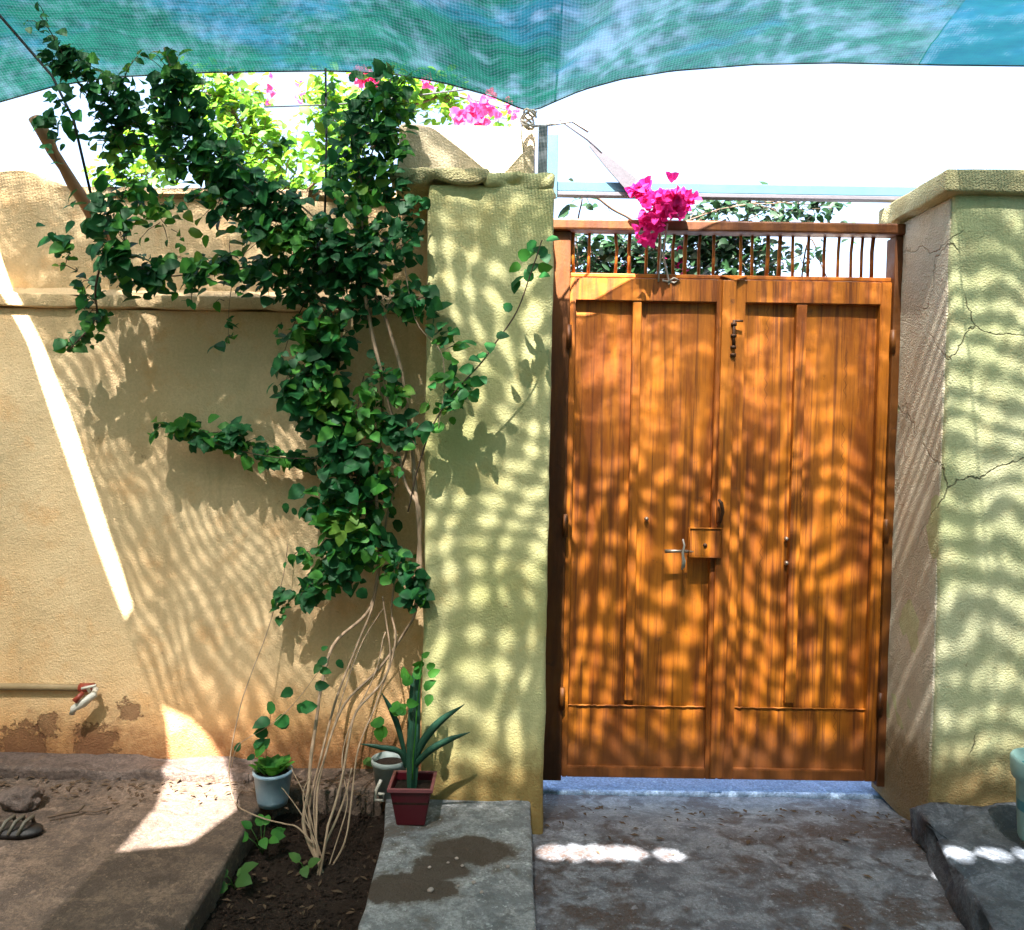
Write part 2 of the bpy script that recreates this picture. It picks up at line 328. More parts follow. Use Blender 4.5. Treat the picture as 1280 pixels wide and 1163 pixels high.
def rough_prism(name, poly, z0, z1, mat, parent=None, bev=.015, step=.07, amp=.004, freq=6, chip=0.0, axis='z', tilt=None):
    """a hand-made mass: polygon extruded, edges rounded, cut fine and made uneven"""
    bm = bmesh.new(); vs = [bm.verts.new((p[0], p[1], z0)) for p in poly]; f = bm.faces.new(vs)
    bm.normal_update()
    if f.normal.z > 0: f.normal_flip()
    ex = bmesh.ops.extrude_face_region(bm, geom=[f]); 
    for v in [g for g in ex['geom'] if isinstance(g, bmesh.types.BMVert)]: v.co.z = z1
    bmesh.ops.recalc_face_normals(bm, faces=bm.faces[:])
    if bev: bmesh.ops.bevel(bm, geom=bm.edges[:], offset=bev, segments=3, affect='EDGES', profile=.5)
    lo = Vector([min(v.co[i] for v in bm.verts) for i in range(3)]); hi = Vector([max(v.co[i] for v in bm.verts) for i in range(3)])
    for i in range(3):
        n = Vector((0, 0, 0)); n[i] = 1; k = int((hi[i]-lo[i])/step)
        for j in range(1, k+1):
            c = Vector((0, 0, 0)); c[i] = lo[i]+(hi[i]-lo[i])*j/(k+1)
            bmesh.ops.bisect_plane(bm, geom=bm.verts[:]+bm.edges[:]+bm.faces[:], plane_co=c, plane_no=n)
    bm.normal_update()
    for v in bm.verts:
        q = v.co; d = mnoise.noise_vector(q*freq)*amp + mnoise.noise_vector(q*freq*3.1)*amp*.45
        if chip:
            e = mnoise.noise(q*9+Vector((5, 2, 7)))
            if e > .12: d -= v.normal*(e-.12)*chip
        v.co = q + d
    if tilt:
        for v in bm.verts: v.co.z += tilt(v.co)
    return from_bm(name, bm, mat, parent)
def rect(x0, x1, y0, y1): return [(x0, y0), (x1, y0), (x1, y1), (x0, y1)]

# ------------------------------------------------------------ ground and floors
bm = bmesh.new(); bmesh.ops.create_grid(bm, x_segments=2, y_segments=2, size=400)
for v in bm.verts: v.co.z = -.10
props(from_bm('ground', bm, M['ground'], smooth=False), kind='structure')
A0 = PF(321, 1013, ZS); A1 = PF(227, 1163, ZS); dA = (A1-A0)*3.2; A2 = A0+dA
B0 = PF(480, 1040, ZS); B1 = PF(452, 1163, ZS); B2 = B0+(B1-B0)*3.2
YS = 2.84
props(rough_prism('concrete_platform', [(-5, -2), (A2.x, -2), (A2.x, A2.y), (A0.x, A0.y), (A0.x+.03, YS), (P(478, 1000, YS).x, YS), (P(478, 1000, YS).x, 3.1), (-5, 3.1)],
      -.05, ZS, M['platform'], bev=.012, step=.09, amp=.006, freq=5, chip=.03), kind='structure')
CX = PF(666, 1060, ZS).x
props(rough_prism('slab', [(B2.x, -2), (CX, -2), (CX+.0, 2.79), (P(478, 1000, 2.8).x+.002, 2.86), (B0.x, B0.y)], -.05, ZS, M['slab'],
      bev=.012, step=.08, amp=.004, freq=6, chip=.02), kind='structure')
D0 = PF(1146, 1012, ZS); D1 = PF(1238, 1163, ZS); D2 = D0+(D1-D0)*3
props(rough_prism('ramp', [(CX-.02, -2), (3.2, -2), (3.2, 2.9), (1.56, 2.9), (1.6, 3.21), (.1, 3.21), (CX-.02, 2.75)], -.14, .0, M['ramp'], bev=.004, step=.09, amp=.006, freq=4,
      tilt=lambda c: -.055*min(1, max(0, (c.y-2.80)/.30))**1.5), kind='structure')
props(rough_prism('right_slab', [(D2.x+.1, -2), (4, -2), (4, 2.85), (D0.x, 2.82), (D0.x, D0.y), (D1.x, D1.y), (D2.x, D2.y)], -.04, ZS, M['right_slab'],
      bev=.02, step=.06, amp=.012, freq=7, chip=.12), kind='structure')
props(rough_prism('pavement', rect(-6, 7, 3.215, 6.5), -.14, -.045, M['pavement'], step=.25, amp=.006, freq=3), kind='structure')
# soil bed
bm = bmesh.new(); bmesh.ops.create_grid(bm, x_segments=90, y_segments=150, size=.5)
for v in bm.verts:
    v.co.x = -.72+v.co.x*1.3; v.co.y = 1.35+v.co.y*3.2
    q = v.co; v.co.z = .025+mnoise.noise(q*4)*.02+mnoise.noise(q*14)*.010+mnoise.noise(q*34)*.005
props(from_bm('soil_bed', bm, M['soil']), kind='structure')
mb = MB()
for i in range(1500):
    px = R.uniform(240, 480); py = R.uniform(1010, 1163); q = PF(px, py, .03); r = R.uniform(.002, .009)*(1.6 if R.random() < .07 else 1)
    vs = [(q.x+r*R.uniform(.6, 1.2)*dx, q.y+r*R.uniform(.6, 1.2)*dy, .03+mnoise.noise(Vector((q.x, q.y, 0))*4)*.02+r*R.uniform(.4, .9)*dz) for dx, dy, dz in ((1, 0, 0), (-1, 0, 0), (0, 1, 0), (0, -1, 0), (0, 0, 1), (0, 0, -1))]
    mb.add(vs, [(0, 2, 4), (2, 1, 4), (1, 3, 4), (3, 0, 4), (2, 0, 5), (1, 2, 5), (3, 1, 5), (0, 3, 5)])
props(mb.build('soil_clods', M['soil'], smooth=False), kind='stuff', label='small crumbs of dark soil strewn over the planting bed', cat='soil')
# ------------------------------------------------------------ long wall on the left
LW = thing('garden_wall', (-2.5, 3.1, 0), 'long ochre plastered wall with a ledge, left of the gate, behind the climbing vine', 'wall')
zl0 = P(265, 389, YW).z; zl1 = P(265, 363, YU).z
xr = P(560, 600, 3.0).x
rough_prism('wall_base', rect(-5, xr, YW, 3.30), -.03, zl0+.0, M['left_wall'], LW, bev=.004, step=.09, amp=.004, freq=3)
rough_prism('ledge', [(-5, YW-.022), (xr, YW-.022), (xr, 3.2), (-5, 3.2)], zl0+.002, zl0+.055, M['left_wall'], LW, bev=.008, step=.05, amp=.004, freq=5, chip=.03)
zt = P(60, 203, YU).z
xs0, xs1 = P(-10, 220, YU).x, P(130, 220, YU).x; zdrop = zt-P(150, 243, YU).z
def wall_top(c):
    k = min(1, max(0, (c.x-xs0)/(xs1-xs0))); k = k*k*(3-2*k)
    return -zdrop*k if c.z > zt-.05 else 0
rough_prism('upper_wall', rect(-5, xr-.01, YU, 3.27), zl0+.03, zt, M['left_wall'], LW, bev=.015, step=.09, amp=.004, freq=3, tilt=wall_top)
bm = bmesh.new()   # sloped mortar fillet on the ledge
n_ = 90
rows = []
for i in range(n_+1):
    x_ = -5+(xr+5)*i/n_; j = mnoise.noise(Vector((x_*5, 0, 0)))*.006
    rows.append([bm.verts.new((x_, YW-.004+j, zl0+.052)), bm.verts.new((x_, YU-.02, zl0+.075+j)), bm.verts.new((x_, YU+.02, zl1+.008+j))])
for a, b in zip(rows, rows[1:]):
    for k in range(2): bm.faces.new((a[k], b[k], b[k+1], a[k+1]))
from_bm('fillet', bm, M['left_wall'], LW)
xk = P(205, 1000, 2.9).x
props(rough_prism('kerb', rect(-5, P(316, 1000, 2.9).x, 2.885, 3.03), .1, ZS+.04, M['kerb'], None, bev=.012, step=.04, amp=.007, freq=6, chip=.03), kind='structure')
props(rough_prism('added_rear_wall', rect(-5.2, 5.2, -3.4, -3.1), -.1, 3.3, M['left_wall'], step=.4, amp=.004, freq=3), kind='structure')  # unseen wall behind the viewer, added to cut the ambient light
props(rough_prism('added_side_wall', rect(-5.3, -5.02, -3.1, 3.0), -.1, 2.9, M['left_wall'], step=.4, amp=.004, freq=3), kind='structure')  # unseen left side wall, added for the same dimming
props(rough_prism('added_side_wall', rect(4.25, 4.5, -3.1, 2.75), -.1, 2.9, M['left_wall'], step=.4, amp=.004, freq=3), kind='structure')  # unseen right side wall, also added to hold back ambient light
# pipe and tap
pt = thing('water_pipe', P(0, 858, YW), 'thin painted water pipe along the foot of the ochre wall, at the left edge', 'pipe')
mb = MB(); mb.tube([P(-150, 857, YW-.012), P(60, 859, YW-.012), P(113, 860, YW-.012)], .014, 10); mb.build('tube', M['pipe'], pt)
mb = MB(); mb.tube([P(100, 860, YW-.013), P(117, 860, YW-.013)], .018, 10); mb.build('coupling', M['tap_red'], pt)
tp = thing('garden_tap', P(108, 868, YW-.03), 'small white plastic tap with a red collar on the wall pipe', 'tap')
mb = MB(); mb.tube([P(119, 862, YW-.02), P(118, 868, YW-.05), P(104, 879, YW-.055), P(92, 886, YW-.058), P(90, 893, YW-.058)], [.012, .014, .017, .013, .010], 12); mb.build('spout', M['tap_white'], tp)
mb = MB(); mb.tube([P(104, 866, YW-.06), P(93, 877, YW-.075)], [.008, .011], 10); mb.build('collar', M['tap_red'], tp)
mb = MB(); mb.tube([P(112, 865, YW-.05), P(109, 859, YW-.062)], .006, 8); mb.tube([P(102, 861, YW-.066), P(120, 857, YW-.066)], .005, 8); mb.build('handle', M['tap_white'], tp)

# ------------------------------------------------------------ left pillar
lp = thing('gate_pillar', (P(612, 1000, YP).x, YP+.2, ZS), 'green ochre plastered pillar on the left of the orange gate', 'pillar')
xl, xm = P(530, 600, YP).x, P(687, 600, YP).x
ztop = P(600, 230, YP).z
rough_prism('shaft', rect(xl, xm, YP, 3.27), -.04, ztop, M['pillar'], lp, bev=.018, step=.05, amp=.006, freq=4, chip=.008)
rough_prism('cap', [(P(484, 215, 2.73).x, 2.735), (P(600, 215, 2.73).x, 2.74), (P(612, 215, 2.73).x, 2.765), (P(612, 215, 2.73).x, 3.3), (P(484, 215, 2.73).x, 3.3)], ztop-.005, P(540, 207, 2.73).z, M['cap'], lp, bev=.016, step=.022, amp=.012, freq=10, chip=.14)
rough_prism('cap_end', [(P(604, 215, 2.75).x, 2.752), (xm+.004, 2.76), (xm+.004, 3.3), (P(604, 215, 2.75).x, 3.3)], ztop-.02, P(640, 212, 2.75).z, M['pillar'], lp, bev=.025, step=.022, amp=.013, freq=11, chip=.13)
rough_prism('parapet', rect(P(497, 180, 2.90).x, P(669, 180, 2.90).x, 2.90, 3.28), ztop+.03, P(600, 155, 2.90).z, M['parapet'], lp, bev=.02, step=.05, amp=.006, freq=5)

# ------------------------------------------------------------ right wall with gate jamb
rw = thing('gate_wall', (1.9, 2.95, 0), 'cracked green plastered wall end on the right of the orange gate', 'wall')
JX = 1.528
YR = 2.825; zt2 = P(1195, 244, YR).z
rough_prism('wall_body', rect(JX, 4.2, YR, 3.30), -.04, zt2+.01, M['right_wall'], rw, bev=.016, step=.05, amp=.008, freq=4, chip=.008)
rough_prism('coping', rect(JX-.050, 4.2, YR-.036, 3.31), zt2, zt2+.080, M['cap'], rw, bev=.010, step=.05, amp=.005, freq=6, chip=.02)

rough_prism('jamb_light_tint', rect(JX-.005, JX+.03, YR+.018, 3.29), -.04, zt2-.004, M['jamb'], rw, bev=.003, step=.05, amp=.005, freq=5)  # thin layer over the wall end, its colour imitating side light
# ------------------------------------------------------------ gate
G = thing('metal_gate', (.86, YG, 0), 'double leaf orange metal gate with a barred grille above, between the plastered walls', 'gate')
def gx(px, py, Y=YG): return P(px, py, Y).x
def gz(py, px=900, Y=YG): return P(px, py, Y).z
LX0, LX1 = .220, .848; RX0, RX1 = .853, 1.492
ZB, ZK, ZR0, ZT = .024, .315, 1.945, gz(350)
ZTR0, ZTR1 = gz(293), gz(279)
box('frame_post', .135, .2192, 3.185, 3.255, .01, ZTR0-.001, M['gate_frame'], G, .004)
box('frame_post', RX1+.001, JX+.006, 3.175, 3.255, .01, ZTR0-.001, M['gate_frame'], G, .004)
box('top_rail', .13, JX+.01, 3.160, 3.235, ZTR0, ZTR1, M['gate_frame2'], G, .008)
box('transom', .20, RX1+.004, 3.205, 3.25, ZT+.004, ZT+.020, M['gate_rail'], G, .003)
for bx in (717, 737, 769, 787, 808, 825, 841, 857, 874, 893, 925, 941, 958, 974, 992, 1012, 1030, 1047, 1064, 1077, 1091):
    x_ = gx(bx+R.uniform(-1.5, 1.5), 320, 3.22); mb = MB(); j = R.uniform(-.004, .004); y_ = 3.222
    mb.tube([(x_, y_, ZT+.018), (x_+j, y_, ZT+.12), (x_+R.uniform(-.004, .004), y_, ZTR0+.004)], .0062 if R.random() < .7 else .008, 7)
    mb.build('bar', M['gate_rail'], G)
def leaf_of_gate(x0, x1, mid0, mid1, in0, in1, lab):
    fr = MB()
    bm = bmesh.new()
    def bx(a, b, c, d, e, f_, bv=.003):
        t_ = bmesh.new(); bmesh.ops.create_cube(t_, size=1)
        for v in t_.verts: v.co = Vector(((a+b)/2+v.co.x*(b-a), (c+d)/2+v.co.y*(d-c), (e+f_)/2+v.co.z*(f_-e)))
        bmesh.ops.bevel(t_, geom=t_.edges[:], offset=bv, segments=2, affect='EDGES')
        me = bpy.data.meshes.new('tmp'); t_.to_mesh(me); t_.free(); bm.from_mesh(me); bpy.data.meshes.remove(me)
    bx(x0, in0, 3.19, 3.235, ZB, ZT); bx(in1, x1, 3.19, 3.235, ZB, ZT)
    bx(in0-.001, in1+.001, 3.192, 3.233, ZR0, ZT-.001); bx(in0-.001, in1+.001, 3.192, 3.233, ZB, ZB+.042)
    L = from_bm('gate_leaf', bm, M['gate'], G, smooth=False); L['label'] = lab
    def sheet(name, a, b, y, z0_, z1_, amp):
        nx = max(2, int((b-a)/.03)); nz = max(2, int((z1_-z0_)/.035)); g = MB(); vs = []
        for i in range(nz+1):
            for j in range(nx+1):
                X_, Z_ = a+(b-a)*j/nx, z0_+(z1_-z0_)*i/nz
                vs.append((X_, y+mnoise.noise(Vector((X_*5, y, Z_*2.5)))*amp, Z_))
        n2 = len(vs); vs += [(q[0], q[1]+.002, q[2]) for q in vs]
        fs = [(i*(nx+1)+j, i*(nx+1)+j+1, (i+1)*(nx+1)+j+1, (i+1)*(nx+1)+j) for i in range(nz) for j in range(nx)]
        fs += [tuple(n2+k for k in f_[::-1]) for f_ in fs]
        g.add(vs, fs); return g.build(name, M['gate'], L)
    sheet('panel', in0-.006, (mid0+mid1)/2, 3.222, ZK-.02, ZR0+.01, .004)
    sheet('panel', (mid0+mid1)/2, in1+.006, 3.222, ZK-.02, ZR0+.01, .004)
    sheet('kick_panel', in0-.006, in1+.006, 3.212, ZB+.03, ZK, .004)
    box('cover_strip', mid0, mid1, 3.196, 3.226, ZK+.025, ZR0-.002, M['gate'], L, .003)
    mb = MB(); n = int((in1-in0)/.012); pts = [(in0+(in1-in0)*i/n, 3.2085+R.uniform(-.001, .001), ZK+R.uniform(-.0015, .0015)) for i in range(n+1)]
    mb.tube(pts, [R.uniform(.0022, .004) for _ in pts], 5); mb.build('weld_seam', M['gate_rail'], L)
    return L
L1 = leaf_of_gate(LX0, LX1, .470, .505, LX0+.022, LX1-.046, 'left leaf of the gate carrying the lock box')
L2 = leaf_of_gate(RX0, RX1, 1.120, 1.162, RX0+.062, RX1-.042, 'right leaf of the gate with a slide bolt near the top')
box('meeting_strip', LX1-.030, RX0+.020, 3.172, 3.1895, ZB+.01, ZT-.006, M['gate'], L1, .004)
lx0, lx1, lzt, lzb = gx(862, 680, 3.15), gx(902, 680, 3.15), gz(661, 880, 3.15), gz(697, 880, 3.15)
box('lock_box', lx0, lx1, 3.158, 3.189, lzb, lzt, M['gate'], L1, .004)
mb = MB(); mb.tube([(lx0, 3.156, lzt), (lx1, 3.156, lzt), (lx1, 3.156, lzb), (lx0, 3.156, lzb), (lx0, 3.156, lzt), (lx1, 3.156, lzt)], .0035, 5); mb.build('lock_rim', M['gate_rail'], L1)
mb = MB(); mb.tube([((lx0+lx1)/2, 3.160, (lzt+lzb)/2-.01), ((lx0+lx1)/2, 3.154, (lzt+lzb)/2-.01)], [.009, .008], 10); mb.build('keyhole', M['rust'], L1)
mb = MB(); mb.tube([(gx(832, 690, 3.14), 3.155, gz(690, 832, 3.14)), (gx(850, 690, 3.14), 3.157, gz(690, 850, 3.14)), (lx0+.03, 3.165, gz(691, 870, 3.14))], [.008, .006, .006], 10); mb.build('lock_bolt', M['bolt'], L1)
mb = MB(); q = (gx(902, 640, 3.15), 3.15, gz(640, 902, 3.15))
mb.tube([(q[0]-.004, 3.188, q[2]-.045), (q[0]-.006, 3.150, q[2]-.04), (q[0]+.002, 3.140, q[2]), (q[0]-.004, 3.142, q[2]+.035), (q[0]-.012, 3.152, q[2]+.048)], [.008, .008, .007, .008, .005], 8); mb.build('handle', M['rust'], L1)
mb = MB(); q = Vector((gx(917, 420, 3.17), 3.168, gz(420, 917, 3.17)))
mb.tube([q+Vector((0, 0, .062)), q+Vector((0, 0, -.05))], .0065, 8); mb.tube([q+Vector((0, 0, .058)), q+Vector((.034, -.004, .058))], .0045, 8); mb.build('slide_bolt', M['rust'], L2)
for dz in (.045, 0.0, -.045, -.075):
    mb = MB(); mb.tube([q+Vector((0, .004, dz+.006)), q+Vector((0, .004, dz-.006))], .012, 10); mb.build('bolt_keeper', M['rust'], L2)
for (bx_, by_, L) in ((808, 649, L1), (983, 674, L2), (983, 704, L2)):
    c = P(bx_, by_, 3.213); mb = MB(); mb.tube([c, c+Vector((0, -.010, 0))], [.010, .006], 10); mb.build('bolt_head', M['bolt'], L)
for dx, rz in ((-.03, .3), (.03, -.35)):   # bent sheet-iron flap where the two leaves meet
    mb = MB(); a = gx(917, 350); z_ = ZT+.004
    mb.add([(a, 3.170, z_-.008), (a+dx*1.7, 3.178, z_+.010), (a+dx*1.8, 3.215, z_+.012), (a, 3.215, z_+.004), (a, 3.170, z_-.012), (a+dx*1.7, 3.178, z_+.006), (a+dx*1.8, 3.215, z_+.008), (a, 3.215, z_)],
           [(0, 1, 2, 3), (7, 6, 5, 4), (0, 4, 5, 1), (1, 5, 6, 2), (3, 7, 4, 0)]); mb.build('stop_flap', M['gate_rail'], L1, smooth=False)
for zz in (1.80, 1.05, .35):    # hinges
    mb = MB(); mb.tube([(RX1+.004, 3.178, zz+.045), (RX1+.004, 3.178, zz-.045)], .011, 10); mb.build('hinge', M['gate_frame'], L2)
    mb = MB(); mb.tube([(LX0-.003, 3.178, zz+.045), (LX0-.003, 3.178, zz-.045)], .011, 10); mb.build('hinge', M['gate_frame'], L1)
# string tied to the lock bolt
mb = MB(); c = P(854, 684, 3.150)
mb.tube([c+Vector((0, .006, .03)), c+Vector((.003, -.006, .008)), c+Vector((-.003, -.008, -.02)), c+Vector((.002, 0, -.055)), c+Vector((-.002, .003, -.09))], [.003, .004, .005, .006, .004], 7)
mb.tube([c+Vector((0, .004, -.03)), c+Vector((.008, -.002, -.055)), c+Vector((.006, .003, -.082))], .0035, 6)
props(mb.build('string', M['rope']), 'short pale string knotted round the lock bolt of the gate', 'string')
# cord tied up to the rail above the gate
mb = MB(); c = P(836, 352, 3.195)
mb.tube([P(834, 280, 3.155), P(829, 318, 3.19), c, c+Vector((0, -.008, -.014))], .0042, 7)
mb.tube([P(826, 283, 3.152), P(826, 318, 3.188), P(823, 352, 3.188)], .003, 6)
mb.tube([c+Vector((0, -.004, 0)), c+Vector((.018, -.01, .012)), c+Vector((.040, -.008, .004)), c+Vector((.02, -.008, -.006)), c], .0038, 6)
mb.tube([c+Vector((-.026, -.002, .003)), c+Vector((0, -.008, -.003))], .004, 6)
props(mb.build('cord', M['rope']), 'white cord tied over the rail under the magenta flowers', 'cord')

# ------------------------------------------------------------ net supports
po = thing('steel_post', P(678, 215, 2.86), 'short grey steel post standing on the left pillar, tying up the net', 'post')
a, b = P(678, 212, 2.86), P(678, 158, 2.86)
box('post_tube', a.x-.016, a.x+.016, 2.845, 2.875, a.z-.04, b.z, M['grey_post'], po, .003)
mb = MB(); c = P(660, 150, 2.845)
for k in range(5):
    o_ = Vector((R.uniform(-.01, .01), R.uniform(-.01, .01), R.uniform(-.02, .02)))
    pts = [c+o_+Vector((math.cos(t_)*.022, math.sin(t_)*.02, math.sin(t_*1.5+k)*.012)) for t_ in np.linspace(0, 6.2, 10)]
    mb.tube(pts, .004, 6)
mb.tube([c, P(668, 158, 2.85), P(690, 156, 2.86), P(715, 152, 2.9), P(735, 165, 2.95)], .004, 6)
mb.tube([c+Vector((-.02, 0, .02)), P(652, 172, 2.84), P(655, 190, 2.85)], .003, 6)
props(mb.build('rope', M['rope']), 'pale rope knotted where the net corner meets the steel post', 'rope')
bf = thing('tube_frame', P(900, 235, 3.26), 'pale blue steel tube frame with a grey diagonal strap, over the gate', 'frame')
za = P(700, 235, 3.26).z
box('crossbar', P(676, 230, 3.26).x, JX+.12, 3.245, 3.275, za-.018, za+.022, M['blue_tube'], bf, .004)
box('lower_bar', P(690, 230, 3.26).x, JX+.10, 3.240, 3.280, za-.034, za-.0185, M['strut'], bf, .002)
a, b = P(692, 235, 3.24), P(692, 170, 3.24)
box('upright', P(684, 200, 3.24).x, P(697, 200, 3.24).x, 3.243-.02, 3.243, za-.05, b.z, M['blue_tube'], bf, .003)
mb = MB(); mb.tube([P(700, 150, 3.2), P(735, 175, 3.21), P(752, 192, 3.215)], .005, 6); mb.build('wire', M['strut'], bf)
s0, s1 = P(738, 182, 3.212), P(790, 232, 3.225)
d = (s1-s0).normalized(); pr = Vector((-d.z, 0, d.x))
mb = MB(); vs = []
for yy in (-.004, .004):
    for p_, w_ in ((s0, .006), (s0.lerp(s1, .45), .020), (s1, .030)): vs += [p_+pr*w_+Vector((0, yy, 0)), p_-pr*w_+Vector((0, yy, 0))]
mb.add(vs, [(0, 2, 3, 1), (2, 4, 5, 3), (7, 9, 8, 6), (9, 11, 10, 8), (0, 6, 8, 2), (2, 8, 10, 4), (4, 10, 11, 5), (5, 11, 9, 3), (3, 9, 7, 1), (1, 7, 6, 0)])
mb.build('strap', M['strut'], bf, smooth=False)
lg = thing('log_pole', P(110, 255, 2.95), 'short peeled log leaning out above the ochre wall, top left', 'pole')
mb = MB(); pts = [P(43, 148, 2.66).lerp(P(132, 300, 3.07), k/8)+Vector((mnoise.noise(Vector((k*.7, 0, 0)))*.01, 0, mnoise.noise(Vector((k*.7, 9, 0)))*.01)) for k in range(9)]
mb.tube(pts, [.020+.003*math.sin(k*1.7) for k in range(9)], 12); mb.build('log', M['wood'], lg)
mb = MB(); mb.tube([P(-60, -45, 2.5), P(0, 20, 2.55), P(65, 95, 2.62), P(92, 150, 2.65), P(118, 262, 2.68)], .0045, 7)
props(mb.build('black_rope', M['black']), 'taut black rope running from the top left corner to the log', 'rope')
mb = MB(); mb.tube([P(407, 86, 2.80), P(408, 180, 2.80), P(406, 275, 2.80)], .004, 6)
props(mb.build('hanging_cable', M['black']), 'thin dark cable hanging straight down through the vine', 'cable')
mb = MB(); mb.tube([P(330, 134, 3.35), P(420, 131, 3.33), P(500, 122, 3.3), P(600, 110, 3.2)], .003, 5)
props(mb.build('wire', M['black']), 'thin wire strung above the ochre wall among bright leaves', 'wire')

# ------------------------------------------------------------ shade net
edge_px = [(-300, 190), (0, 127), (69, 107), (138, 96), (258, 90), (406, 88), (486, 91), (555, 103), (613, 119), (655, 137), (668, 138), (685, 130), (727, 112), (778, 98), (840, 88), (943, 80), (1046, 78), (1184, 81), (1280, 82), (1700, 90)]
edge_Y = [3.0, 2.96, 2.94, 2.90, 2.87, 2.87, 2.86, 2.80, 2.76, 2.835, 2.84, 2.825, 2.80, 2.82, 2.85, 2.90, 2.93, 2.96, 2.97, 3.0]
ep = [P(px, py, y) for (px, py), y in zip(edge_px, edge_Y)]
EX = np.array([-5.0]+[p.x for p in ep]+[5.0]); EY = np.array([2.98]+[p.y for p in ep]+[3.0]); EZ = np.array([2.4]+[p.z for p in ep]+[2.7])
# smooth curves
xs_ = np.linspace(-5, 5, 2001)
def smooth(a, k): 
    g = np.exp(-np.linspace(-2, 2, k)**2); g /= g.sum(); return np.convolve(np.pad(a, k//2, mode='edge'), g, 'valid')
YC = smooth(np.interp(xs_, EX, EY), 7); ZC = smooth(np.interp(xs_, EX, EZ), 7)
def Ye(x): return float(np.interp(x, xs_, YC))
def Ze(x): return float(np.interp(x, xs_, ZC))
KX = P(662, 138, 2.84).x
def netz(x, Y):
    t_ = max(0.0, Ye(x)-Y); u = min(t_, 1.3)
    ze = Ze(x); far = 2.72
    k = min(1, t_/1.0); k = k*k*(3-2*k)
    base = ze*(1-k)+far*k
    base += .34*u-.07*u*u
    wr = mnoise.noise(Vector((x*2.2, Y*3.5, 3)))*.022*min(1, t_*4)+mnoise.noise(Vector((x*6, Y*9, 8)))*.007*min(1, t_*5)
    dx, dy = x-KX, Ye(KX)+.03-Y; th = math.atan2(dx, dy+.02); rad = math.hypot(dx, dy)
    fold = math.sin(th*13+2*mnoise.noise(Vector((x*2, Y*2, 1))))*.016*min(1, rad*3)*math.exp(-rad*1.1)*min(1, t_*6)
    fold += math.sin(t_*62+5*mnoise.noise(Vector((x*1.1, 0, 4))))*.0045*math.exp(-t_*6)*min(1, t_*14)
    return base+wr+fold
def to_net(p):
    lo, hi = 0.0, 4.0
    for _ in range(40):
        m_ = (lo+hi)/2; q = p-SUN*m_
        if q.z < netz(q.x, q.y): lo = m_
        else: hi = m_
    return p-SUN*((lo+hi)/2)
Lp = [(1, 340, YU), (1, 378, YU), (36, 432, YW), (64, 518, YW), (88, 586, YW), (112, 655, YW), (137, 724, YW), (150, 757, YW)]
Rp = [(0, 315, YU), (21, 378, YU), (54, 432, YW), (88, 518, YW), (110, 586, YW), (132, 655, YW), (155, 724, YW), (162, 750, YW)]
Ln = [to_net(P(a, b, c)) for a, b, c in Lp]; Rn = [to_net(P(a, b, c)) for a, b, c in Rp]
Ln[0].x -= .0
LnF = [to_net(P(208, 897, YW)), to_net(P(212, 950, YW)), to_net(PF(196, 1010, ZS)), to_net(PF(150, 1060, ZS))]
RnF = [to_net(P(236, 899, YW)), to_net(P(262, 925, YW)), to_net(P(286, 962, YW)), to_net(PF(296, 1012, ZS)), to_net(PF(228, 1060, ZS))]
LL = sorted([(q.y, q.x) for q in Ln+LnF]); RR = sorted([(q.y, q.x) for q in Rn+RnF])
yA = [q[0] for q in LL]; xA = [q[1] for q in LL]; yB = [q[0] for q in RR]; xB = [q[1] for q in RR]
ytip = (Ln[-1].y, LnF[0].y); ybot = LnF[-1].y
def Lx(y):
    v = float(np.interp(y, yA, xA))
    return v
def Rx(y):
    v = float(np.interp(y, yB, xB)); l = Lx(y)
    def ss(a, b, t_): t_ = min(1, max(0, (t_-a)/(b-a))); return t_
    if ytip[1] < y < ytip[0]:           # gap pulled shut here
        k = min(ss(ytip[1], ytip[1]+.02, y), ss(ytip[0], ytip[0]-.03, y)); v = v*(1-k)+(l-.012)*k
    if y < ybot: v = l-.012
    elif y < ybot+.012: v = (l-.012)+(v-l+.012)*((y-ybot)/.012)
    if y > yB[-1]+.05: v = v
    return v
# openings along the cross seam
op = []
for (a0, a1, yy, zf) in ((672, 806, 1067, 0.0), (820, 852, 1069, 0.0), (1184, 1214, 1067, ZS), (1224, 1262, 1067, ZS), (1270, 1300, 1068, ZS)):
    q0, q1 = to_net(PF(a0, yy, zf)), to_net(PF(a1, yy, zf)); h0, h1 = to_net(PF((a0+a1)/2, yy-8, zf)), to_net(PF((a0+a1)/2, yy+9, zf))
    op.append((q0.x, q1.x, (q0.y+q1.y)/2, abs(h1.y-h0.y)/2))
sx_ = sorted([((o_[0]+o_[1])/2, o_[2]) for o_ in op])
def seamY(x): return float(np.interp(x, [s_[0] for s_ in sx_], [s_[1] for s_ in sx_]))
def gap(x):
    for a, b, c, h in op:
        if a < x < b:
            e = min(x-a, b-x)/min(.045, (b-a)/2); e = min(1, e); return h*math.sqrt(max(0, 1-(1-e)**2))*(1+.5*mnoise.noise(Vector((x*28, 3, 0))))
    return 0.0
NET = thing('shade_net', (0, 1.0, 2.6), 'blue green knitted shade net stretched overhead between the viewer and the wall', 'net')
def sheet_grid(name, xf, vlist, mat, vf):
    """xf(u,v)->x ; rows v ; vf(x,v)->y"""
    mb = MB(); vs = []; nu = len(xf); nv = len(vlist)
    for v in vlist:
        for u in xf:
            x, y = vf(u, v); vs.append((x, y, netz(x, y)))
    fs = [(i*nu+j, i*nu+j+1, (i+1)*nu+j+1, (i+1)*nu+j) for i in range(nv-1) for j in range(nu-1)]
    mb.add(vs, fs); return mb.build(name, mat, NET)
ybreaks = sorted(set(np.round(np.concatenate([np.arange(-2.8, .7, .10), np.arange(.7, 2.2, .016), np.arange(2.2, 2.70, .02)]), 4)))
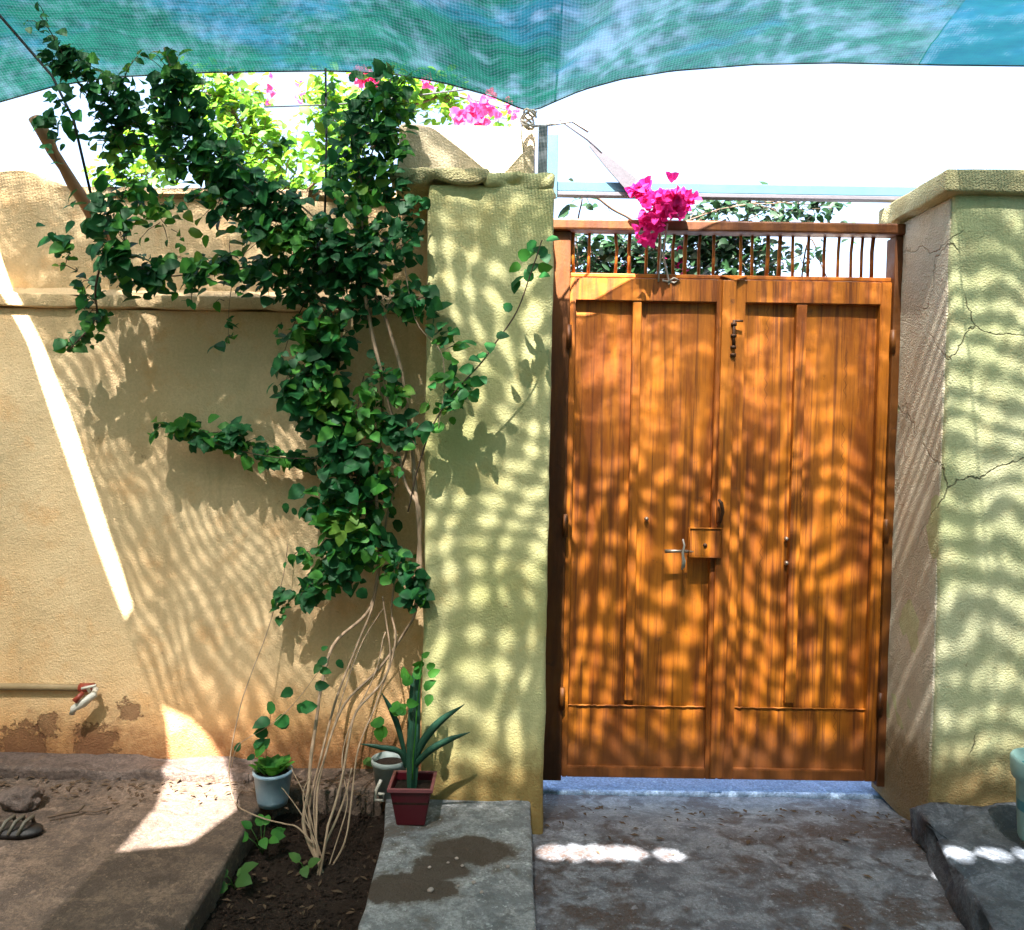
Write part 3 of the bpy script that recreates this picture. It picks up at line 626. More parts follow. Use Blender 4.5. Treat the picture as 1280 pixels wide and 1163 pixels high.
# left sheet: u 0..1 from far left to the gap; rows follow Y, last rows blend to the edge curve
def vfA(u, v):
    if v <= 2.70: y = v; x = -5+(Lx(y)+5)*u; return x, y
    k = (v-2.70)/.3; xe = -5+(Lx(2.7)+5)*u; x = -5+(Lx(2.70+k*.25)+5)*u; return x, 2.70+(Ye(x)-2.70)*k
us = list(1-(1-np.linspace(0, 1, 60))**1.0); vrows = list(ybreaks)+[2.70+.03*k for k in range(1, 11)]
sheet_grid('left_sheet', us, vrows, M['net_dense'], vfA)
# front sheet (wall side of the seam) and rear sheet
def vfB(u, v):   # u in metres across, v 0..1 from the seam to the wall edge
    x0 = u; ys = seamY(x0); 
    for _ in range(3):
        y0 = ys+gap(x0) ; y = y0+(Ye(x0)-y0)*v
        xl_ = Rx(y) if y < 2.7 else Rx(min(y, 2.95))
        s_ = (u+1.6)/(5+1.6); x0 = xl_+(5-xl_)*s_ if u < .0 else x0
        if u < 0: x0 = xl_+(0-xl_)*((u+1.6)/1.6)
    return x0, y
ux = list(np.arange(-1.6, 2.2, .014))+list(np.arange(2.2, 5.01, .1))
sheet_grid('wall_side_sheet', ux, list(np.linspace(0, 1, 110)), M['net'], vfB)
def vfC(u, v):   # v 0..1 from rear to the seam
    x0 = u
    for _ in range(3):
        y1 = seamY(x0)-gap(x0); y = -2.8+(y1+2.8)*v; xl_ = Rx(y)
        if u < 0: x0 = xl_+(0-xl_)*((u+1.6)/1.6)
    return x0, y
sheet_grid('yard_side_sheet', ux, list(1-(1-np.linspace(0, 1, 40))**1.6), M['net'], vfC)
mb = MB(); pts = []
for x_ in np.arange(-4, 4, .04): pts.append((x_, Ye(x_), Ze(x_)-.002))
mb.tube(pts, .0030, 6); mb.build('edge_hem', M['hem'], NET)
mb = MB(); c = P(291, 90, 2.9)
for k in range(3): mb.tube([c+Vector((R.uniform(-.02, .02), -.01, R.uniform(-.012, .012))) for _ in range(4)], .009, 7)
mb.build('knot', M['black'], NET)

# ------------------------------------------------------------ leaves
LT = np.array([(0, 0, 0), (0, .33, .02), (0, .68, .015), (0, 1.0, -.10), (-.27, .08, .05), (-.40, .36, .10), (-.25, .74, .04), (.27, .08, .05), (.40, .36, .10), (.25, .74, .04)])
LF = [(0, 1, 5, 4), (1, 2, 6, 5), (2, 3, 6), (1, 0, 7, 8), (2, 1, 8, 9), (3, 2, 9)]
def lmesh(name, mat):
    me = bpy.data.meshes.new(name); me.from_pydata([tuple(v) for v in LT], [], LF); me.materials.append(mat)
    me.polygons.foreach_set('use_smooth', [True]*len(LF)); return me
def lmat(pos, size, nrm, tip):
    n = Vector(nrm).normalized(); t_ = Vector(tip); t_ = (t_-n*t_.dot(n))
    t_ = t_.normalized() if t_.length > 1e-3 else n.orthogonal().normalized(); x_ = t_.cross(n)
    m_ = Matrix((x_*size*R.uniform(.8, 1.15), t_*size, n*size)).transposed().to_4x4(); m_.translation = pos; return m_
def rleaf(pos, size, face=(-.15, -.75, .6), spread=.75, droop=.6):
    n = Vector(face)+Vector((R.gauss(0, 1), R.gauss(0, 1), R.gauss(0, 1)))*spread*.6
    t_ = Vector((R.gauss(0, .8), R.gauss(0, .5), R.gauss(0, .6)-droop)); return lmat(pos, size, n, t_)
def mass(mats, name, mat, parent, kind='stuff'):
    if not mats: return
    A = np.array([np.array(m_) for m_ in mats]); n = len(LT)
    V = np.einsum('kij,nj->kni', A[:, :3, :3], LT)+A[:, None, :3, 3]
    me = bpy.data.meshes.new(name); F = [tuple(i+k*n for i in f_) for k in range(len(mats)) for f_ in LF]
    me.from_pydata(V.reshape(-1, 3).tolist(), [], F); me.materials.append(mat)
    me.polygons.foreach_set('use_smooth', [True]*len(F))
    o = bpy.data.objects.new(name, me); sc.collection.objects.link(o); put(o, parent); o['kind'] = kind; return o
def singles(mats, name, mat, parent, label=None):
    me = lmesh(name, mat)
    for m_ in mats:
        o = bpy.data.objects.new(name, me); sc.collection.objects.link(o); o.parent = parent
        if parent.type == 'EMPTY': o.matrix_parent_inverse = Matrix.Translation(-parent.location)
        o.matrix_basis = m_
def along(pts, s_):
    pts = [Vector(p) for p in pts]; L = [0]
    for a, b in zip(pts, pts[1:]): L.append(L[-1]+(b-a).length)
    d = s_*L[-1]
    for i in range(len(pts)-1):
        if d <= L[i+1] or i == len(pts)-2:
            k = (d-L[i])/max(1e-6, L[i+1]-L[i]); return pts[i].lerp(pts[i+1], min(1, max(0, k)))
def curve(pts, n=8, wob=.006):
    """catmull-rom through the points with a natural wobble"""
    p = [Vector(q) for q in pts]; p = [p[0]*2-p[1]]+p+[p[-1]*2-p[-2]]; out = []
    for i in range(1, len(p)-2):
        for k in range(n):
            t_ = k/n; q = .5*((2*p[i])+(-p[i-1]+p[i+1])*t_+(2*p[i-1]-5*p[i]+4*p[i+1]-p[i+2])*t_**2+(-p[i-1]+3*p[i]-3*p[i+1]+p[i+2])*t_**3)
            out.append(q+mnoise.noise_vector(q*9)*wob)
    out.append(p[-2]); return out
def lin(a, b, n): return [a+(b-a)*i/(n-1) for i in range(n)]

# the climbing vine: stems ------------------------------------------------
VB = PF(402, 1090, .03)
VN = thing('climbing_vine', VB, 'large dark green climbing vine rising from the soil bed and spreading over the ochre wall', 'vine')
stems = [ # (px, py, Y) along the stem, radius at foot, radius at top
    ([(403, 1092, 2.50), (380, 1035, 2.58), (385, 985, 2.66), (392, 920, 2.74), (402, 855, 2.82), (418, 805, 2.86), (462, 760, 2.88), (474, 690, 2.88), (470, 600, 2.86), (478, 500, 2.84), (460, 380, 2.80), (452, 300, 2.78)], .013, .008),
    ([(395, 1075, 2.50), (386, 1010, 2.64), (400, 950, 2.72), (418, 880, 2.80), (446, 810, 2.86), (470, 740, 2.88), (485, 640, 2.88), (510, 560, 2.84)], .008, .006),
    ([(395, 1060, 2.52), (398, 980, 2.66), (425, 890, 2.76), (470, 840, 2.82), (500, 800, 2.86), (520, 762, 2.80), (522, 700, 2.80), (525, 640, 2.80), (505, 600, 2.80), (490, 520, 2.80), (470, 440, 2.78), (450, 330, 2.76)], .008, .009),
    ([(408, 1040, 2.50), (425, 985, 2.60), (436, 930, 2.68), (445, 890, 2.74), (480, 850, 2.80), (495, 800, 2.84), (490, 760, 2.86), (498, 690, 2.86)], .009, .005),
    ([(412, 1088, 2.50), (432, 1050, 2.53), (440, 990, 2.62), (450, 930, 2.70), (470, 880, 2.78), (488, 820, 2.82), (478, 745, 2.86)], .0065, .004),
    ([(405, 1060, 2.50), (430, 1000, 2.60), (440, 960, 2.64)], .008, .004),
    ([(404, 1080, 2.50), (390, 1030, 2.56), (382, 1000, 2.60), (364, 960, 2.64)], .0045, .002),
    ([(410, 1085, 2.50), (425, 1040, 2.55), (434, 1000, 2.60), (428, 950, 2.66), (440, 900, 2.74), (466, 850, 2.80), (482, 790, 2.84)], .0045, .003),
    ([(398, 1070, 2.51), (392, 1000, 2.62), (410, 930, 2.72), (432, 860, 2.80), (455, 800, 2.86), (480, 760, 2.86)], .0045, .003),
    ([(400, 1070, 2.50), (378, 1000, 2.60), (390, 965, 2.64)], .005, .002),
    ([(392, 1055, 2.52), (372, 1035, 2.54), (355, 1030, 2.56), (320, 1020, 2.60), (292, 1000, 2.66), (288, 950, 2.74), (300, 885, 2.84), (330, 800, 2.92), (352, 730, 2.96), (360, 680, 2.97)], .006, .002),
    ([(290, 960, 2.72), (300, 930, 2.70), (340, 905, 2.70), (380, 865, 2.72), (415, 815, 2.74)], .003, .0015),
    ([(390, 1040, 2.52), (370, 1010, 2.55), (352, 985, 2.58)], .004, .002),
    ([(510, 640, 2.74), (530, 560, 2.70), (560, 500, 2.66), (605, 450, 2.62), (645, 390, 2.60), (668, 330, 2.58), (678, 300, 2.58)], .0058, .0028),
    ([(452, 330, 2.80), (480, 395, 2.80), (500, 460, 2.80), (515, 560, 2.80), (525, 690, 2.80), (520, 760, 2.80)], .013, .010),
    ([(450, 330, 2.78), (380, 260, 2.78), (310, 215, 2.74), (250, 170, 2.70), (220, 100, 2.64), (205, 60, 2.58)], .008, .003),
    ([(460, 340, 2.78), (452, 240, 2.76), (475, 160, 2.76), (490, 90, 2.78)], .007, .003),
    ([(470, 360, 2.80), (400, 320, 2.84), (300, 335, 2.84), (190, 345, 2.80), (130, 320, 2.74)], .006, .003),
    ([(250, 180, 2.70), (170, 180, 2.66), (110, 120, 2.58), (75, 60, 2.50), (50, 20, 2.44)], .005, .002),
    ([(455, 470, 2.86), (430, 560, 2.86), (330, 570, 2.90), (200, 530, 2.92)], .004, .002),
    ([(130, 310, 2.74), (120, 360, 2.78), (118, 400, 2.84), (85, 440, 2.86)], .009, .003),
    ([(420, 290, 2.76), (350, 262, 2.72), (300, 240, 2.70)], .005, .003),
    ([(500, 300, 2.74), (520, 400, 2.70), (555, 450, 2.66), (548, 540, 2.68)], .004, .002),
    ([(290, 350, 2.84), (286, 390, 2.86), (284, 430, 2.90)], .003, .0015)]
for k, (pp, ra, rb) in enumerate(stems):
    c = curve([P(*q) for q in pp], 7, .004); c[0] = P(*pp[0])
    if k in (0, 1, 2, 3, 4, 5, 6): c[0] = VB+Vector((R.uniform(-.02, .02), R.uniform(-.02, .02), -.02))
    mb = MB(); mb.tube(c, [q*(1+.18*mnoise.noise(v_*25)) for q, v_ in zip(lin(ra*.48, rb*.75, len(c)), c)], 7); mb.build('stem', M['bark'] if k not in (13, 17, 18, 19, 20) else M['bark_dark'], VN)
# foliage: (polyline px, depth), radius px, leaves per 100 px2-ish count, leaf size
single, bulk, twig = [], [], MB()
def cloud(poly, rad, count, size=.042, dY=.06, sg=.0, to=None, spread=.8, face=(-.15, -.75, .6)):
    size *= 1.1; count = int(count*1.2) if count > 60 else count
    rad = tuple(v*1.1 for v in rad) if isinstance(rad, tuple) else rad*1.1
    pts = [P(*q) for q in poly]; tot = 0
    for i in range(count):
        s_ = R.random(); c = along(pts, s_); r_ = (rad if not isinstance(rad, tuple) else rad[0]+(rad[1]-rad[0])*s_)/FPX*c.y
        clump = mnoise.noise(c*7+Vector((i % 3, 0, 0)))
        a = R.uniform(0, 6.283); q = math.sqrt(R.random())*r_*(1+.45*clump)*(1.45 if R.random() < .09 else 1)
        pos = c+Vector((math.cos(a)*q, R.uniform(-dY, dY), math.sin(a)*q))
        if mnoise.noise(pos*15) < -.13: continue
        pos.y = min(pos.y, 2.995 if pos.z < zl0 else 3.04)
        if pos.x > xl-.02: pos.y = min(pos.y, YP-.02)
        sz = size*R.choice((R.uniform(.45, .8), R.uniform(.8, 1.1), R.uniform(.95, 1.45))); m_ = rleaf(pos, sz, face, spread)
        (single if R.random() < sg else (bulk if to is None else to)).append(m_)
        if i % 7 == 0: twig.tube([c, c.lerp(pos, .6)+Vector((0, 0, .008)), pos], [.0016, .0013, .001], 4, cap=False)
C = cloud
# upper left branch, in front of the net
C([(62, 22, 2.46), (50, 45, 2.48)], 14, 22, .03); C([(70, 70, 2.52), (110, 95, 2.56), (150, 130, 2.62), (185, 150, 2.66)], (20, 30), 330, .036, .05, .03)
C([(150, 140, 2.64), (140, 180, 2.66), (155, 240, 2.68), (185, 270, 2.7), (220, 290, 2.74)], (24, 26), 300, .034, .05)
C([(68, 140, 2.62), (60, 155, 2.64), (82, 160, 2.64)], 12, 36, .04); C([(60, 190, 2.64), (72, 205, 2.66)], 9, 16, .028)
C([(120, 268, 2.66), (155, 300, 2.64), (150, 322, 2.64)], 26, 110, .058, .05, .12); C([(55, 285, 2.64), (75, 300, 2.65), (95, 310, 2.66)], 6, 10, .055, .02, .8)
C([(78, 300, 2.66), (100, 345, 2.72)], 14, 22, .036); C([(112, 350, 2.78), (125, 400, 2.84), (100, 425, 2.87), (80, 438, 2.88)], (16, 9), 120, .038, .04, .06)
# the dense diagonal mass
C([(205, 80, 2.62), (230, 120, 2.64), (225, 170, 2.66)], (24, 34), 330, .036, .06)
C([(215, 170, 2.68), (262, 215, 2.7), (320, 265, 2.74), (390, 310, 2.76), (445, 340, 2.78)], (36, 36), 1100, .040, .09, .02)
C([(270, 215, 2.7), (330, 250, 2.74), (390, 300, 2.76)], 30, 420, .038, .09, .02)
# vertical column
C([(486, 105, 2.76), (465, 150, 2.74), (450, 200, 2.74), (445, 260, 2.76), (450, 330, 2.78), (455, 370, 2.78)], (26, 40), 950, .040, .08, .03)
C([(412, 100, 2.78), (415, 170, 2.78), (412, 230, 2.78)], 11, 34, .040)
C([(500, 120, 2.8), (490, 200, 2.74), (478, 290, 2.74)], (14, 26), 240, .038, .05)
C([(515, 260, 2.70), (510, 290, 2.70), (495, 330, 2.72)], 18, 80, .038)
# middle band
C([(160, 345, 2.74), (215, 340, 2.74), (260, 330, 2.76), (330, 345, 2.8), (400, 365, 2.82)], (20, 22), 460, .042, .06, .05)
C([(280, 375, 2.86), (288, 410, 2.88), (283, 430, 2.9)], 10, 26, .034, .03, .2); C([(350, 400, 2.88), (355, 440, 2.9)], 10, 14, .034, .03, .3)
# column running down the wall
C([(430, 390, 2.80), (400, 430, 2.82), (385, 470, 2.82), (395, 510, 2.84)], (34, 28), 480, .044, .07, .05)
C([(480, 370, 2.76), (525, 375, 2.72), (530, 395, 2.72)], 20, 110, .044, .04, .1)
C([(400, 500, 2.84), (430, 545, 2.84), (445, 590, 2.84), (450, 640, 2.84)], (28, 36), 620, .046, .08, .06)
C([(465, 480, 2.8), (480, 540, 2.78), (515, 545, 2.74)], 18, 170, .042, .04, .06)
C([(470, 450, 2.78), (500, 500, 2.76)], 14, 60, .038, .03, .1)
C([(375, 628, 2.86), (400, 625, 2.85), (420, 650, 2.85), (400, 680, 2.86)], 20, 70, .05, .04, .3)
C([(430, 650, 2.84), (425, 700, 2.86), (400, 725, 2.88), (375, 745, 2.88)], (30, 14), 330, .046, .06, .08)
C([(450, 660, 2.84), (475, 700, 2.84), (480, 715, 2.84)], 20, 80, .050, .05, .2); C([(455, 715, 2.86), (440, 730, 2.86)], 10, 14, .045, .03, .5)
C([(515, 715, 2.74), (522, 750, 2.74)], 15, 80, .036, .04, .06); C([(495, 715, 2.76), (510, 690, 2.78)], 10, 24, .036)
# the side branch on the wall
C([(196, 530, 2.90), (215, 540, 2.90)], 12, 26, .042, .03, .4); C([(225, 535, 2.92), (260, 540, 2.92), (300, 550, 2.92)], 16, 190, .042, .03, .14)
C([(312, 560, 2.93), (340, 568, 2.93), (398, 578, 2.94)], (15, 6), 90, .040, .02, .2)
# sprig over the pillar
C([(548, 405, 2.7), (558, 440, 2.68), (552, 500, 2.68), (545, 535, 2.70)], 15, 90, .040, .03, .2)
C([(560, 505, 2.66), (585, 480, 2.64), (575, 465, 2.64)], 14, 40, .036, .02, .4)
for (px, py) in ((596, 432), (609, 445), (588, 475), (602, 470), (662, 322), (680, 318), (655, 345), (668, 300), (672, 335), (664, 352), (650, 330), (683, 300), (620, 420), (672, 312), (660, 340), (674, 345), (648, 350), (685, 318), (612, 428), (600, 450), (593, 462), (585, 490), (640, 388), (578, 500), (568, 512)):
    p_ = P(px, py, 2.60); single.append(rleaf(p_, R.uniform(.04, .055), (-.1, -.9, .3), .5, .1))
# low sprigs
C([(352, 735, 2.95), (350, 770, 2.94)], 9, 40, .028, .02, .3)
for (px, py, s_) in ((345, 887, .07), (375, 885, .07), (338, 900, .075), (362, 898, .07), (335, 915, .06), (352, 912, .06), (368, 862, .055), (392, 858, .06), (402, 830, .05), (412, 824, .05), (398, 838, .05), (418, 826, .045), (316, 935, .06), (325, 938, .06), (330, 930, .06), (296, 940, .04), (318, 945, .04), (380, 880, .05), (404, 812, .03)):
    p_ = P(px+R.uniform(-3, 3), py, 2.71); single.append(rleaf(p_, s_*.85, (-.1, -.85, .45), .5, .2))
for (a, b, y_) in (((235, 160), (300, 128), 2.66), ((150, 120), (172, 70), 2.6), ((330, 300), (345, 362), 2.8), ((380, 380), (352, 452), 2.84), ((500, 250), (532, 262), 2.7),
                   ((480, 130), (512, 92), 2.76), ((100, 150), (70, 120), 2.56), ((395, 690), (362, 700), 2.86), ((420, 480), (362, 470), 2.82), ((250, 340), (240, 380), 2.8), ((190, 260), (225, 262), 2.7), ((470, 560), (500, 590), 2.76), ((330, 190), (372, 180), 2.7)):
    p0, p1 = P(a[0], a[1], y_), P(b[0], b[1], y_-.03); mid = p0.lerp(p1, .5)+Vector((R.uniform(-.02, .02), 0, .015))
    cc = curve([p0, mid, p1], 6, .003); mb = MB(); mb.tube(cc, lin(.0022, .001, len(cc)), 5); mb.build('stem', M['bark_dark'], VN)
    for i in range(2, len(cc)):
        single.append(rleaf(cc[i]+Vector((R.uniform(-.015, .015), -.005, R.uniform(-.012, .012))), R.uniform(.028, .048)*(1.2-.5*i/len(cc)), spread=.7))
R.shuffle(single); singles(single[:300], 'leaf', M['leaf'], VN)
if len(single) > 300: bulk += single[300:]
n3 = len(bulk)
R.shuffle(bulk)
def tone(m_): return mnoise.noise(m_.translation*5)+.5*mnoise.noise(m_.translation*17)+R.uniform(-.35, .35)
tn = [(tone(m_), m_) for m_ in bulk]
mass([m_ for q, m_ in tn if q <= .22], 'foliage', M['leaf'], VN); mass([m_ for q, m_ in tn if .22 < q <= .62], 'foliage', M['leaf_mid'], VN)
mass([m_ for q, m_ in tn if q > .62], 'foliage', M['leaf_young'], VN); twig.build('twigs', M['bark_dark'], VN, kind='stuff')
print('vine leaves', len(single), n3)

# shrub beyond the long wall, in full sun ----------------------------------
def shrub(name, base, label, clouds, stemlist, mat, flowers, fmat, n_single=0, cat='shrub'):
    global single, bulk, twig, zl0
    T = thing(name, base, label, cat); single, bulk, twig = [], [], MB()
    for a in clouds:
        pts = [P(*q) for q in a[0]]
        for i in range(a[2]):
            c = along(pts, R.random()); r_ = a[1]/FPX*c.y; an = R.uniform(0, 6.283); q = math.sqrt(R.random())*r_
            pos = c+Vector((math.cos(an)*q, R.uniform(-.12, .12), math.sin(an)*q))
            if mnoise.noise(pos*11) < -.18: continue
            bulk.append(rleaf(pos, a[3]*R.uniform(.6, 1.25), (-.1, -.4, .9), .9))
            if i % 6 == 0: twig.tube([c, pos], [.002, .001], 4, cap=False)
    for pp, ra, rb in stemlist:
        c = curve([P(*q) for q in pp], 6, .01); mb = MB(); mb.tube(c, lin(ra, rb, len(c)), 6); mb.build('stem', M['bark_dark'], T)
    mass(bulk, 'foliage', mat, T); twig.build('twigs', M['bark_dark'], T, kind='stuff')
    for (px, py, Y, rad, n, sz) in flowers:
        ms = []
        for i in range(n):
            c = P(px, py, Y); r_ = rad/FPX*Y; pos = c+Vector((R.gauss(0, .5), R.gauss(0, .35), R.gauss(0, .5)))*r_
            a0 = R.uniform(0, 6.28); ax = Vector((R.gauss(0, .5), -1+R.gauss(0, .5), R.gauss(0, .6))).normalized(); e1 = ax.orthogonal().normalized(); e2 = ax.cross(e1)
            for k in range(3):
                d_ = e1*math.cos(a0+k*2.09)+e2*math.sin(a0+k*2.09); ms.append(lmat(pos, sz*R.uniform(.8, 1.15), (ax*.7-d_*.6), d_*.8+ax*.5))
        o = mass(ms, 'flower_cluster', fmat, T)
    return T
shrub('flowering_shrub', P(300, 600, 3.7)-Vector((0, 0, P(300, 600, 3.7).z)), 'sunlit yellow green shrub with pink flowers behind the ochre wall',
  [([(240, 110, 3.6), (300, 150, 3.6), (330, 200, 3.6), (370, 245, 3.55)], 44, 1400, .048), ([(185, 150, 3.5), (200, 200, 3.5), (150, 250, 3.5)], 34, 500, .045),
   ([(120, 205, 3.5), (135, 240, 3.5)], 14, 50, .04), ([(370, 160, 3.6), (370, 200, 3.6)], 26, 90, .035), ([(400, 110, 3.5), (430, 150, 3.5), (415, 240, 3.5)], 34, 800, .05),
   ([(460, 120, 3.4), (530, 120, 3.4), (570, 125, 3.4)], 26, 700, .045), ([(600, 140, 3.4), (640, 150, 3.4)], 16, 60, .03), ([(270, 130, 3.7), (320, 110, 3.7)], 24, 170, .05)],
  [([(300, 500, 3.7), (300, 300, 3.7), (320, 200, 3.65), (280, 120, 3.6)], .012, .003), ([(340, 500, 3.7), (360, 280, 3.6), (420, 200, 3.5), (430, 120, 3.5)], .01, .003),
   ([(420, 200, 3.5), (480, 150, 3.4), (560, 120, 3.4), (640, 140, 3.4)], .006, .002)],
  M['leaf_sun'], [(452, 97, 3.2, 12, 10, .035), (470, 104, 3.2, 10, 9, .035), (533, 105, 3.2, 9, 5, .028), (578, 150, 3.1, 15, 15, .036), (600, 135, 3.1, 13, 13, .036), (602, 152, 3.1, 12, 9, .034),
                  (613, 121, 3.1, 8, 6, .028), (637, 132, 3.1, 6, 5, .026), (645, 142, 3.1, 5, 4, .022), (375, 120, 3.7, 14, 5, .028), (340, 115, 3.7, 10, 4, .028)], M['bract_pale'])
# shrub beyond the gate
shrub('bougainvillea_bush', P(850, 600, 3.7)-Vector((0, 0, P(850, 600, 3.7).z)), 'bougainvillea with leaves darkened as silhouettes beyond the gate grille with a magenta flower head',
  [([(715, 320, 3.5), (760, 325, 3.5), (830, 320, 3.5)], 32, 900, .046), ([(840, 330, 3.5), (900, 310, 3.5), (960, 330, 3.5)], 34, 1000, .046), ([(960, 330, 3.6), (1010, 320, 3.6)], 18, 70, .04),
   ([(860, 268, 3.5), (920, 255, 3.5), (980, 262, 3.5), (1040, 262, 3.5)], 19, 420, .042), ([(710, 245, 3.4), (735, 242, 3.4)], 14, 26, .05), ([(700, 265, 3.4), (710, 270, 3.4)], 8, 6, .05), ([(1065, 265, 3.5), (1060, 300, 3.5)], 8, 8, .04)],
  [([(720, 360, 3.5), (722, 290, 3.5), (728, 245, 3.4)], .005, .003), ([(735, 238, 3.4), (770, 265, 3.42), (800, 285, 3.45), (830, 330, 3.5)], .005, .006), ([(820, 380, 3.5), (860, 290, 3.5), (930, 255, 3.5), (1050, 258, 3.5)], .007, .002),
   ([(900, 380, 3.5), (900, 300, 3.5), (960, 262, 3.5)], .006, .002), ([(800, 290, 3.45), (760, 262, 3.45), (790, 250, 3.45)], .002, .001), ([(1000, 370, 3.6), (1010, 300, 3.6), (1035, 350, 3.6)], .004, .003), ([(840, 285, 3.4), (900, 262, 3.4), (1000, 250, 3.4)], .004, .002)],
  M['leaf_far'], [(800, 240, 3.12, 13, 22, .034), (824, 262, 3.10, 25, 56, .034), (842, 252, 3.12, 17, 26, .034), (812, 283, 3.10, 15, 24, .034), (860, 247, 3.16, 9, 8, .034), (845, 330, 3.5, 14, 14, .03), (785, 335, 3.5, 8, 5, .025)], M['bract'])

# ------------------------------------------------------------ pots
def pot_at(px, py, z=ZS): return PF(px, py, z)
c = PF(341, 1001, ZS); c.y = max(c.y, 2.80); s_ = c.y/FPX
c = PF(341, 1004, ZS)
t1 = thing('potted_succulent', c, 'small pale blue painted pot holding a green succulent, at the corner of the soil bed', 'potted plant')
mb = MB(); mb.lathe(c, [(.0, 0), (.050, 0), (.054, .02), (.064, .105), (.068, .108), (.068, .118), (.060, .118), (.057, .10)], 26); mb.build('pot', M['bluepot'], t1)
mb = MB(); mb.lathe(c, [(.058, .102), (.03, .108), (.001, .110)], 20); mb.build('soil', M['soil'], t1)
ms = []
for i in range(26):
    a = i*2.4; r_ = .004+.0016*i; ms.append(lmat(c+Vector((math.cos(a)*r_, math.sin(a)*r_, .112)), .05, (-math.cos(a)*.7, -math.sin(a)*.7, .7), (math.cos(a), math.sin(a), .5)))
singles(ms, 'leaf', M['leaf_mid'], t1)
# grey green round pot
c = PF(487, 992, ZS); c2 = c.copy()
t2 = thing('empty_pot', c, 'small grey green round pot of bare soil behind the maroon pot', 'pot')
mb = MB(); mb.lathe(c, [(.0, 0), (.045, 0), (.062, .11), (.066, .112), (.067, .128), (.061, .130), (.057, .10)], 26); mb.build('pot', M['greypot'], t2)
mb = MB(); mb.lathe(c, [(.058, .108), (.02, .113), (.001, .113)], 20); mb.build('soil', M['soil'], t2)
mb = MB(); q = PF(470, 1000, ZS)+Vector((0, -.02, .01)); mb.tube([q+Vector((.02, 0, .07)), q+Vector((.004, 0, .035)), q, q+Vector((.03, -.005, .0)), q+Vector((.03, -.004, .022)), q+Vector((.012, -.004, .022))], .006, 8)
props(mb.build('plastic_hook', M['tap_white']), 'white bent plastic hook lying against the grey green pot', 'hook')
# maroon square pot
c = PF(512, 1037, ZS); c.y += .07
t3 = thing('potted_cactus', c, 'square maroon plastic pot with a dark cactus and long strap leaves, by the pillar foot', 'potted plant')
bm = bmesh.new(); lv = [(.055, 0), (.078, .140), (.086, .142), (.086, .156), (.076, .157), (.072, .12)]; rings = []; SP = .84; lv = [(q*SP, z_*SP) for q, z_ in lv]
for r_, z_ in lv: rings.append([bm.verts.new((c.x+sx*r_, c.y+sy*r_, c.z+z_)) for sx, sy in ((-1, -1), (1, -1), (1, 1), (-1, 1))])
for a, b in zip(rings, rings[1:]):
    for k in range(4): bm.faces.new((a[k], a[(k+1) % 4], b[(k+1) % 4], b[k]))
bm.faces.new(rings[0][::-1]); bmesh.ops.bevel(bm, geom=bm.edges[:], offset=.003, segments=2, affect='EDGES')
from_bm('pot', bm, M['maroon'], t3, smooth=False)
bm = bmesh.new(); rings = []
for r_, z_ in ((.0865, .145), (.0885, .147), (.0885, .158), (.0775, .159), (.0765, .150)): rings.append([bm.verts.new((c.x+sx*r_*SP, c.y+sy*r_*SP, c.z+z_*SP)) for sx, sy in ((-1, -1), (1, -1), (1, 1), (-1, 1))])
for a, b in zip(rings, rings[1:]):
    for k in range(4): bm.faces.new((a[k], a[(k+1) % 4], b[(k+1) % 4], b[k]))
from_bm('rim', bm, M['maroon_rim'], t3, smooth=False)
box('soil', c.x-.060, c.x+.060, c.y-.060, c.y+.060, c.z+.075, c.z+.108, M['soil'], t3, .004)
bm = bmesh.new(); n = 12; hh = [(0, .017), (.05, .021), (.15, .024), (.28, .022), (.36, .019), (.40, .008)]; rings = []
for z_, r_ in hh: rings.append([bm.verts.new((c.x-.002+.02*z_+math.cos(2*math.pi*k/n)*r_*(1 if k % 2 else .62), c.y+math.sin(2*math.pi*k/n)*r_*(1 if k % 2 else .62), c.z+.104+z_)) for k in range(n)])
for a, b in zip(rings, rings[1:]):
    for k in range(n): bm.faces.new((a[k], a[(k+1) % n], b[(k+1) % n], b[k]))
bm.faces.new(rings[-1]); from_bm('cactus_stem', bm, M['cactus'], t3, smooth=False)
def strap(pts, wd, nm='strap_leaf', mat='cactus'):
    mb = MB(); cc = curve(pts, 8, .001); vs = []; N = len(cc)
    for i, q in enumerate(cc):
        d_ = (cc[min(i+1, N-1)]-cc[max(i-1, 0)]).normalized(); sd_ = d_.cross(Vector((0, -1, .2))).normalized(); k = i/(N-1); w_ = wd*(.55+.9*k*(1-k)*2)*(1-k**5)+.0008
        n_ = sd_.cross(d_); vs += [q-sd_*w_+n_*.003, q-n_*.003, q+sd_*w_+n_*.003, q+n_*.001]
    fs = []
    for i in range(N-1):
        for k in range(4): fs.append((i*4+k, i*4+(k+1) % 4, (i+1)*4+(k+1) % 4, (i+1)*4+k))
    mb.add(vs, fs); mb.build(nm, M[mat], t3)
YC_ = c.y
strap([P(512, 965, YC_), P(530, 925, YC_-.02), P(552, 900, YC_-.03), P(581, 880, YC_-.04)], .013)
strap([P(512, 965, YC_), P(535, 940, YC_-.03), P(560, 925, YC_-.04), P(588, 915, YC_-.05)], .011)
strap([P(508, 960, YC_), P(500, 940, YC_-.02), P(475, 934, YC_-.03), P(450, 930, YC_-.03)], .009)
strap([P(508, 950, YC_), P(498, 910, YC_-.01), P(488, 885, YC_-.02), P(477, 866, YC_-.03)], .009)
ms = []
